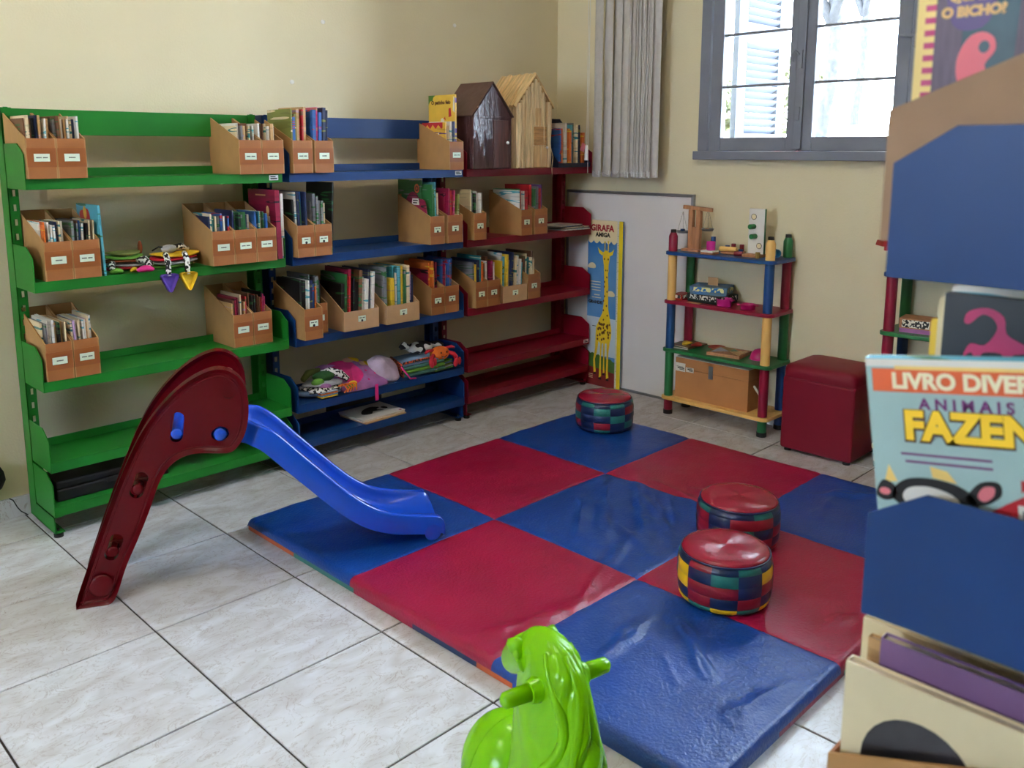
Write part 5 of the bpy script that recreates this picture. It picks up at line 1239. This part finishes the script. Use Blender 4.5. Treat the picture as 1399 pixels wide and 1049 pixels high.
def pot(label, x, y, z, r, h, m, rz=0):
    t = thing('toy_pot', label, 'toy pot', (x, y, z), rz); MB().lathe([(r * .86, 0), (r * .94, .003), (r, h), (r * 1.05, h + .002), (r * 1.05, h + .004), (r * .94, h + .003), (r * .86, .006), (.002, .005)], 28).build('pot_body', m, t, smooth=40)
    for s in (-1, 1): MB().prism([(s * r * .95, -.012), (s * (r + .014), -.009), (s * (r + .014), .009), (s * r * .95, .012)], 'z', h - .003, h + .002).build('handle', m, t, bevel=.001)
pot('pink toy saucepan in front of the game boxes', 3.228, -1.015, Z2, .037, .034, 'toy_magenta', PI / 2)
mat('toy_pink2', (176, 24, 96), .35, var=.05)
pot('flatter dark pink toy pan at the right of the red board', 3.24, -1.135, Z2, .036, .020, 'toy_pink2', PI / 2 + .3)
o = MB().box(-.012, .012, -.035, .035, 0, .002).build('paper_card', 'wood_pale', bevel=.0005); o.location = (3.20, -.865, Z2); tagp(o, 'small tan card lying at the front edge of the red board', 'card')
# --- third board (z=.345)
Z3 = .345
for k, (m_, dz, rz, l) in enumerate((('grey', 0, .1, 'lower grey picture booklet lying on the green board'), ('brown', .007, -.12, 'upper brown picture booklet lying on the green board'))):
    tagp(place(book_mesh(.006, .12, .15, m_), 'booklet', None, (3.215 + .0 * k, -.83 + .0 * k, Z3 + .004 + dz), (0, PI / 2, rz)), l, 'book')
for k, (m_, y, l) in enumerate((('game_yellow', -.785, 'yellow sachet on the booklets of the green board'), ('game_red', -.84, 'red sachet on the booklets of the green board'))):
    if m_ == 'game_yellow': mat('game_yellow', (220, 180, 50), .3, var=.3)
    o = pad(MB(), 0, 0, 0, .035, .024, .014, seed=k).build('snack_packet', m_, smooth=180); o.location = (3.275, y, Z3 + .015); tagp(o, l, 'packet')
o = MB().lathe([(.02, 0), (.045, .010), (.043, .012), (.02, .004), (.002, .004)], 26).build('toy_plate', 'game_red', smooth=40); o.location = (3.345, -.915, Z3); tagp(o, 'red toy plate behind the sachets on the green board', 'plate')
tr = thing('puzzle_tray', 'wooden tray puzzle with coloured triangles on the green board', 'puzzle', (3.285, -1.02, Z3), .12)
MB().box(-.075, .075, -.085, .085, 0, .008).box(-.075, .075, -.085, -.077, .008, .016).box(-.075, .075, .077, .085, .008, .016).box(-.075, -.067, -.077, .077, .008, .016).box(.067, .075, -.077, .077, .008, .016).build('tray', 'wood', tr, bevel=.001)
for k, (tri, m_) in enumerate((([(-.065, -.075), (.0, 0), (-.065, .075)], 'wood'), ([(-.065, .075), (0, 0), (.065, .075)], 'cloth_grey'), ([(.065, .075), (0, 0), (.065, 0)], 'toy_olive'), ([(.065, 0), (0, 0), (.03, -.04)], 'pole_green'), ([(-.06, -.075), (0, -.003), (.06, -.075)], 'wood_pale'))):
    MB().prism([(a * .97, b * .97) for a, b in tri], 'z', .008, .015).build('triangle_piece', m_, tr)
bw_ = thing('toy_bowl', 'dark pink toy bowl upside down behind the yellow pole', 'bowl', (3.30, -1.175, Z3)); MB().lathe([(.045, 0), (.046, .004), (.040, .026), (.026, .044), (.006, .052)], 26).build('bowl_body', 'toy_pink2', bw_, smooth=60); MB().lathe([(.046, .0), (.050, .002), (.046, .005)], 26).build('bowl_rim', 'toy_magenta', bw_, smooth=60)
# --- wooden crate on the lowest board
Z4 = .096
cr_ = thing('wooden_crate', 'brown board chest with metal latch on the lowest shelf board', 'chest', (3.30, -.965, Z4))
MB().box(-.085, .088, -.205, .205, 0, .150).build('chest_body', 'crate_board', cr_, bevel=.001)
ld = MB().box(-.085, .088, -.205, .205, .1515, .205).build('chest_lid', 'crate_board', cr_, bevel=.001)
MB().box(-.083, .086, -.203, .203, .205, .209).build('lid_liner', 'cover_white', ld)
MB().box(-.089, -.085, -.012, .012, .125, .190).box(-.092, -.089, -.005, .005, .135, .16).build('latch', 'aluminium', cr_, bevel=.001)
for y, w, l in ((.175, .028, 'paper sticker'), (.12, .022, 'paper sticker')):
    s_ = MB().box(-.0862, -.085, y - w, y + w, .135 if w > .025 else .138, .178 if w > .025 else .162).build('sticker', 'cover_white', cr_); MB().box(-.0868, -.0862, y - w * .8, y + w * .6, .150, .155).box(-.0868, -.0862, y - w * .6, y + w * .8, .158, .160).box(-.0868, -.0862, y - w * .8, y + w * .2, .144, .147).build('printing', 'ink', s_)
MB().tube([(-.03, -.205, .12), (-.035, -.225, .10), (-.02, -.235, .075), (.02, -.236, .06), (.04, -.225, .085), (.04, -.205, .11)], .006, 8).build('rope_handle', 'page_paper', cr_, smooth=180)
# second tower contents
gb = gamebox('board_game', 'lilac and brown puzzle box on the green board behind the bookcase', 3.27, -1.90, .592, .05, .062, .06, 'wood', 'cloth_lilac', .12)
o = MB().box(-.03, .03, -.02, .02, 0, .012).build('wood_block', 'wood_pale', bevel=.002); o.location = (3.25, -2.0, .592); tagp(o, 'small pale wooden block right of the puzzle box', 'block')
rd = thing('toy_roof', 'red toy roof piece on top of the half hidden shelf', 'toy', (3.205, -1.775, .838 + .108)); MB().lathe([(.05, 0), (.044, .022), (.002, .026)], 4).build('roof_body', 'game_red', rd, bevel=.002); MB().cyl((0, 0, -.02), (0, 0, .002), .012, n=10).build('roof_stem', 'game_red', rd)

# ================================================================ RED CUBE POUF
cp = thing('cube_pouf', 'tall dark red vinyl cube seat against the wall', 'pouf', (3.245, -1.565, 0))
mb = MB(); n = 12; hx, hy, hz = .148, .163, .385
def cubept(u, v, f):
    return None
MB().box(-hx, hx, -hy, hy, .014, .345).build('cube_body', 'cube_vinyl', cp, bevel=.012, seg=3)
rings = []
for f, zz in ((1.0, .344), (1.006, .36), (1.0, .38), (.96, .394), (.80, .402), (.5, .406), (.05, .407)):
    rings.append([(a * f, b * f, zz) for a, b in rounded(-hx, hx, -hy, hy, .03, 5)])
MB().loft(rings).build('cushion_top', 'cube_vinyl', cp, smooth=60)
MB().tube([(a * 1.003, b * 1.003, .3445) for a, b in rounded(-hx, hx, -hy, hy, .03, 5)] + [(hx * 1.003, (hy - .03) * 1.003, .3445)], .002, 5).build('seam', 'cube_vinyl', cp, smooth=180)
for sx in (-1, 1):
    for sy in (-1, 1): MB().cyl((sx * .12, sy * .135, 0), (sx * .12, sy * .135, .0145), .016, n=12).build('foot', 'black_rubber', cp)

# ================================================================ FOREGROUND BOOKCASE CONTENTS  (end plate at x = .433, front y=-2.848, items face the viewer)
mat('worn_card', (158, 126, 100), .8, var=.08, vscale=10, bump=.05, bscale=120)
def fg_box(x0, w, yf, z, label, m='worn_card', hf=.13, hb=.225, d=.235):
    t = thing('file_box', label, 'file box', (x0 + w / 2, yf, z), PI); side, front, back, base = boxmeshes(w, hf, hb, d, m)
    place(side, 'side_panel', t, (-w / 2 + .002, 0, 0)); place(side, 'side_panel', t, (w / 2 - .002, 0, 0)); place(front, 'front_panel', t); place(back, 'back_panel', t); place(base, 'base', t)
zA, zB, zD = RLV[0] + LIP, RLV[1] + LIP, RLV[2] + LIP
fg_box(.4385, .09, -2.838, zA, 'blurred tan cardboard file box on the top shelf of the nearest bookcase')
def fg_book(x, yf, z, t, d, h, cname, label, lean=0):
    """spine toward +Y, cover facing -X; s runs from spine (left in view) to fore edge"""
    o = thing('book', label, 'book', (x, yf, z), 0, rot=(lean, 0, 0)); c = .002
    cv = MB().box(-t / 2, -t / 2 + c, -d, 0, 0, h).box(t / 2 - c, t / 2, -d, 0, 0, h).box(-t / 2 + c, t / 2 - c, -c, 0, 0, h).build('cover', 'book_' + cname, o)
    MB().box(-t / 2 + c, t / 2 - c, -d + .003, -c, .003, h - .003).build('pages', 'page_paper', o)
    return o, cv, (lambda s, tt, off: (-t / 2 - off, -s, tt))
mat('cover_forest', (50, 80, 92), .45, var=.3, vscale=14); mat('cover_trunk', (98, 78, 96), .5, var=.2, vscale=20, stretch=(1, 12, 1)); mat('cover_coral', (226, 92, 104), .45, var=.05); mat('cover_violet', (88, 60, 120), .45, var=.05)
mat('cover_gold', (240, 206, 120), .45, var=.05); mat('cover_magenta', (190, 40, 100), .45, var=.05)
o, cv, fn = fg_book(.478, -2.846, zA + .0042, .010, .19, .29, 'cream', 'tall jungle picture book with striped border, top shelf of the nearest bookcase')
decal('cover_print', [rect(0, 0, .19, .29)], 'cover_forest', cv, fn, .0003)
decal('cover_print', [rect(0, 0, .008, .29)], 'cover_gold', cv, fn, .0006)
decal('cover_print', [rect(.008, .0 + .012 * k, .018, .006 + .012 * k) for k in range(24)], 'cover_gold', cv, fn, .0006)
decal('cover_print', [rect(.008, .006 + .012 * k, .018, .012 + .012 * k) for k in range(24)], 'cover_magenta', cv, fn, .0006)
decal('cover_print', [[(.018, 0), (.045, 0), (.043, .29), (.018, .29)], [(.088, .0), (.12, .0), (.11, .15), (.125, .29), (.095, .29), (.09, .16)]], 'cover_trunk', cv, fn, .0006)
decal('cover_print', [catmull([(.028, .29), (.03, .216), (.050, .200), (.070, .216), (.074, .29)], 4)], 'cover_violet', cv, fn, .0009)
put_text('qual', 'title_lettering', cv, (-.0062, -.052, .233), (0, -1, 0), (0, 0, 1), .75)
put_text('bicho', 'title_lettering', cv, (-.0062, -.052, .218), (0, -1, 0), (0, 0, 1), .75)
decal('cover_print', [catmull([(.044, .150), (.040, .166), (.042, .180), (.050, .194), (.062, .198), (.072, .192), (.074, .180), (.066, .168), (.068, .158), (.060, .146)], 4)], 'cover_coral', cv, fn, .0009)
decal('cover_print', [circle(.064, .184, .005, .006, 10)], 'cover_forest', cv, fn, .0012)
# book on the second shelf
o, cv, fn = fg_book(.470, -2.858, zB, .014, .205, .242, 'turquoise', 'blurred farm animal picture book with orange title band on the nearest bookcase', lean=-.15)
decal('cover_print', [rect(0, 0, .205, .24)], 'cover_aqua', cv, fn, .0003)
decal('cover_print', [rect(.006, .205, .205, .230)], 'cover_orange', cv, fn, .0006)
decal('cover_print', [rect(.0, .232, .205, .24)], 'cover_white', cv, fn, .0006)
decal('cover_print', [rect(.03, .229, .205, .233)], 'cover_gold', cv, fn, .0007)
put_text('livro', 'title_lettering', cv, (-.0085, -.120, .2165), (0, -1, 0), (0, 0, 1), .88)
put_text('animais', 'title_lettering', cv, (-.0082, -.115, .193), (0, -1, 0), (0, 0, 1), .92)
put_text('fazenda2', 'title_shadow', cv, (-.0082, -.128, .168), (0, -1, 0), (0, 0, 1), .98)
put_text('fazenda', 'title_lettering', cv, (-.0086, -.128, .169), (0, -1, 0), (0, 0, 1), .98)
decal('cover_print', [rect(.030, .138, .118, .1405), rect(.034, .130, .118, .1325)], 'ink_purple', cv, fn, .0006)
decal('cover_print', [catmull([(.022, .085), (.018, .098), (.034, .112), (.06, .115), (.085, .11), (.10, .098), (.10, .08), (.06, .07)], 4), catmull([(.092, .10), (.105, .116), (.122, .118), (.124, .106), (.112, .095), (.098, .092)], 4), catmull([(.0, .092), (.008, .108), (.02, .104), (.022, .092), (.01, .086)], 4)], 'ink', cv, fn, .0006)
decal('cover_print', [catmull([(.03, .088), (.034, .102), (.055, .106), (.078, .10), (.086, .086), (.06, .074)], 4)], 'cover_white', cv, fn, .0009)
decal('cover_print', [catmull([(.102, .102), (.108, .112), (.118, .113), (.117, .104), (.108, .097)], 3), circle(.010, .096, .006, .004)], 'cover_pink', cv, fn, .0009)
decal('cover_print', [[(.010, .106), (.016, .126), (.024, .108)], [(.060, .116), (.058, .128), (.075, .124), (.084, .112)]], 'cover_gold', cv, fn, .0004)
decal('cover_print', [[(.108, .084), (.15, .112), (.205, .09), (.205, .05), (.108, .05)], rect(.142, .108, .166, .124)], 'cover_red', cv, fn, .0010)
decal('cover_print', [[(.104, .083), (.108, .088), (.15, .116), (.205, .094), (.205, .09), (.15, .111)], rect(.139, .123, .169, .127)], 'cover_aqua', cv, fn, .0013)
decal('cover_print', [rect(.138, .06, .175, .098)], 'cover_white', cv, fn, .0013); decal('cover_print', [rect(.142, .06, .171, .093)], 'cover_dark', cv, fn, .0016)
decal('cover_print', [catmull([(.148, .137), (.150, .150), (.156, .147), (.162, .152), (.166, .143), (.160, .136), (.156, .130), (.152, .133)], 3), rect(.1535, .126, .1555, .134), rect(.146, .1295, .164, .1305)], 'ink', cv, fn, .0010)
# dark dinosaur book and others behind it on the second shelf
o, cv, fn = fg_book(.60, -2.856, zB + .0, .016, .19, .298, 'black', 'dark book with a pink long necked dinosaur on the nearest bookcase')
decal('cover_print', [rect(0, 0, .19, .298)], 'cover_dark', cv, fn, .0003)
decal('cover_print', [catmull([(.024, .246), (.03, .262), (.045, .262), (.056, .280), (.052, .292), (.04, .296), (.028, .284), (.022, .286), (.026, .298), (.045, .304), (.062, .296), (.066, .278), (.08, .27), (.098, .262), (.085, .258), (.074, .255), (.072, .246), (.066, .246), (.062, .255), (.044, .253), (.042, .244), (.036, .244), (.032, .252)], 3)], 'cover_magenta', cv, (lambda s, t, off: fn(s, t - .018, off)), .0006)
book(.616, -2.843, zB, .006, .18, .292, 'ivory', 'cream book just behind the dinosaur book', None, rz=PI)
book(.628, -2.832, zB, .008, .18, .262, 'yellow', 'yellow book sticking out behind the dinosaur book', None, rz=PI)
book(.645, -2.848, zB, .014, .19, .30, 'white', 'white book farthest behind the dinosaur book', None, rz=PI)
fg_box(.50, .06, -2.835, zB, 'low tan cardboard box on the second shelf of the nearest bookcase', hf=.09, hb=.20)
# third shelf: box with cream art book and purple book
fg_box(.446, .13, -2.818, zD, 'brown cardboard box of art books on third shelf of the nearest bookcase', 'brown_board')
o, cv, fn = fg_book(.468, -2.826, zD + .0042, .016, .205, .240, 'cream', 'cream art book with a dark round picture in the nearest box', lean=0)
mat('cover_ivory', (222, 208, 172), .5, var=.08, vscale=6); mat('cover_vinyl', (44, 40, 44), .3, var=.6, vscale=9)
decal('cover_print', [rect(0, 0, .205, .240)], 'cover_ivory', cv, fn, .0003)
decal('cover_print', [circle(.085, .135, .062, .066, 28)], 'cover_vinyl', cv, fn, .0006)
book(.490, -2.854, zD + .0042, .016, .2, .266, 'mauve', 'mauve book standing behind the cream art book', None, rz=PI)
mat('cover_mauve', (128, 92, 140), .5, var=.05)
book(.514, -2.83, zD + .0042, .010, .21, .252, 'tan', 'tan book at the back of the art book box', None, rz=PI)
book(.534, -2.815, zD + .0042, .010, .2, .262, 'ivory', 'pale curled book at the back of the art book box', None, rz=PI)
# small things by the left wall
bg = thing('shoulder_bag', 'black cloth bag hanging at the far left edge of the wall', 'bag', (.312, .198, .12))
rings = []
for f, w, d in ((0, .045, .010), (.012, .062, .018), (.04, .076, .022), (.07, .072, .020), (.095, .060, .016), (.12, .02, .01)):
    rings.append([(w * math.cos(a) * (1 + .08 * math.sin(5 * a)), d * math.sin(a), f) for a in [2 * PI * i / 20 for i in range(20)]])
MB().loft(rings).build('bag_body', 'black_plain', bg, smooth=180)
MB().tube([(-.02, 0, .11), (-.03, .01, .5), (-.02, .02, .9)], .008, 8).build('strap', 'black_plain', bg, smooth=180)
o = MB().tube([(.395, .20, .085), (.41, .215, .07), (.418, .20, .045), (.43, .205, .025), (.448, .19, .010)], .0022, 6).build('cable', 'black_rubber', smooth=180); tagp(o, 'thin black cable by the skirting beside the green bookcase', 'cable')
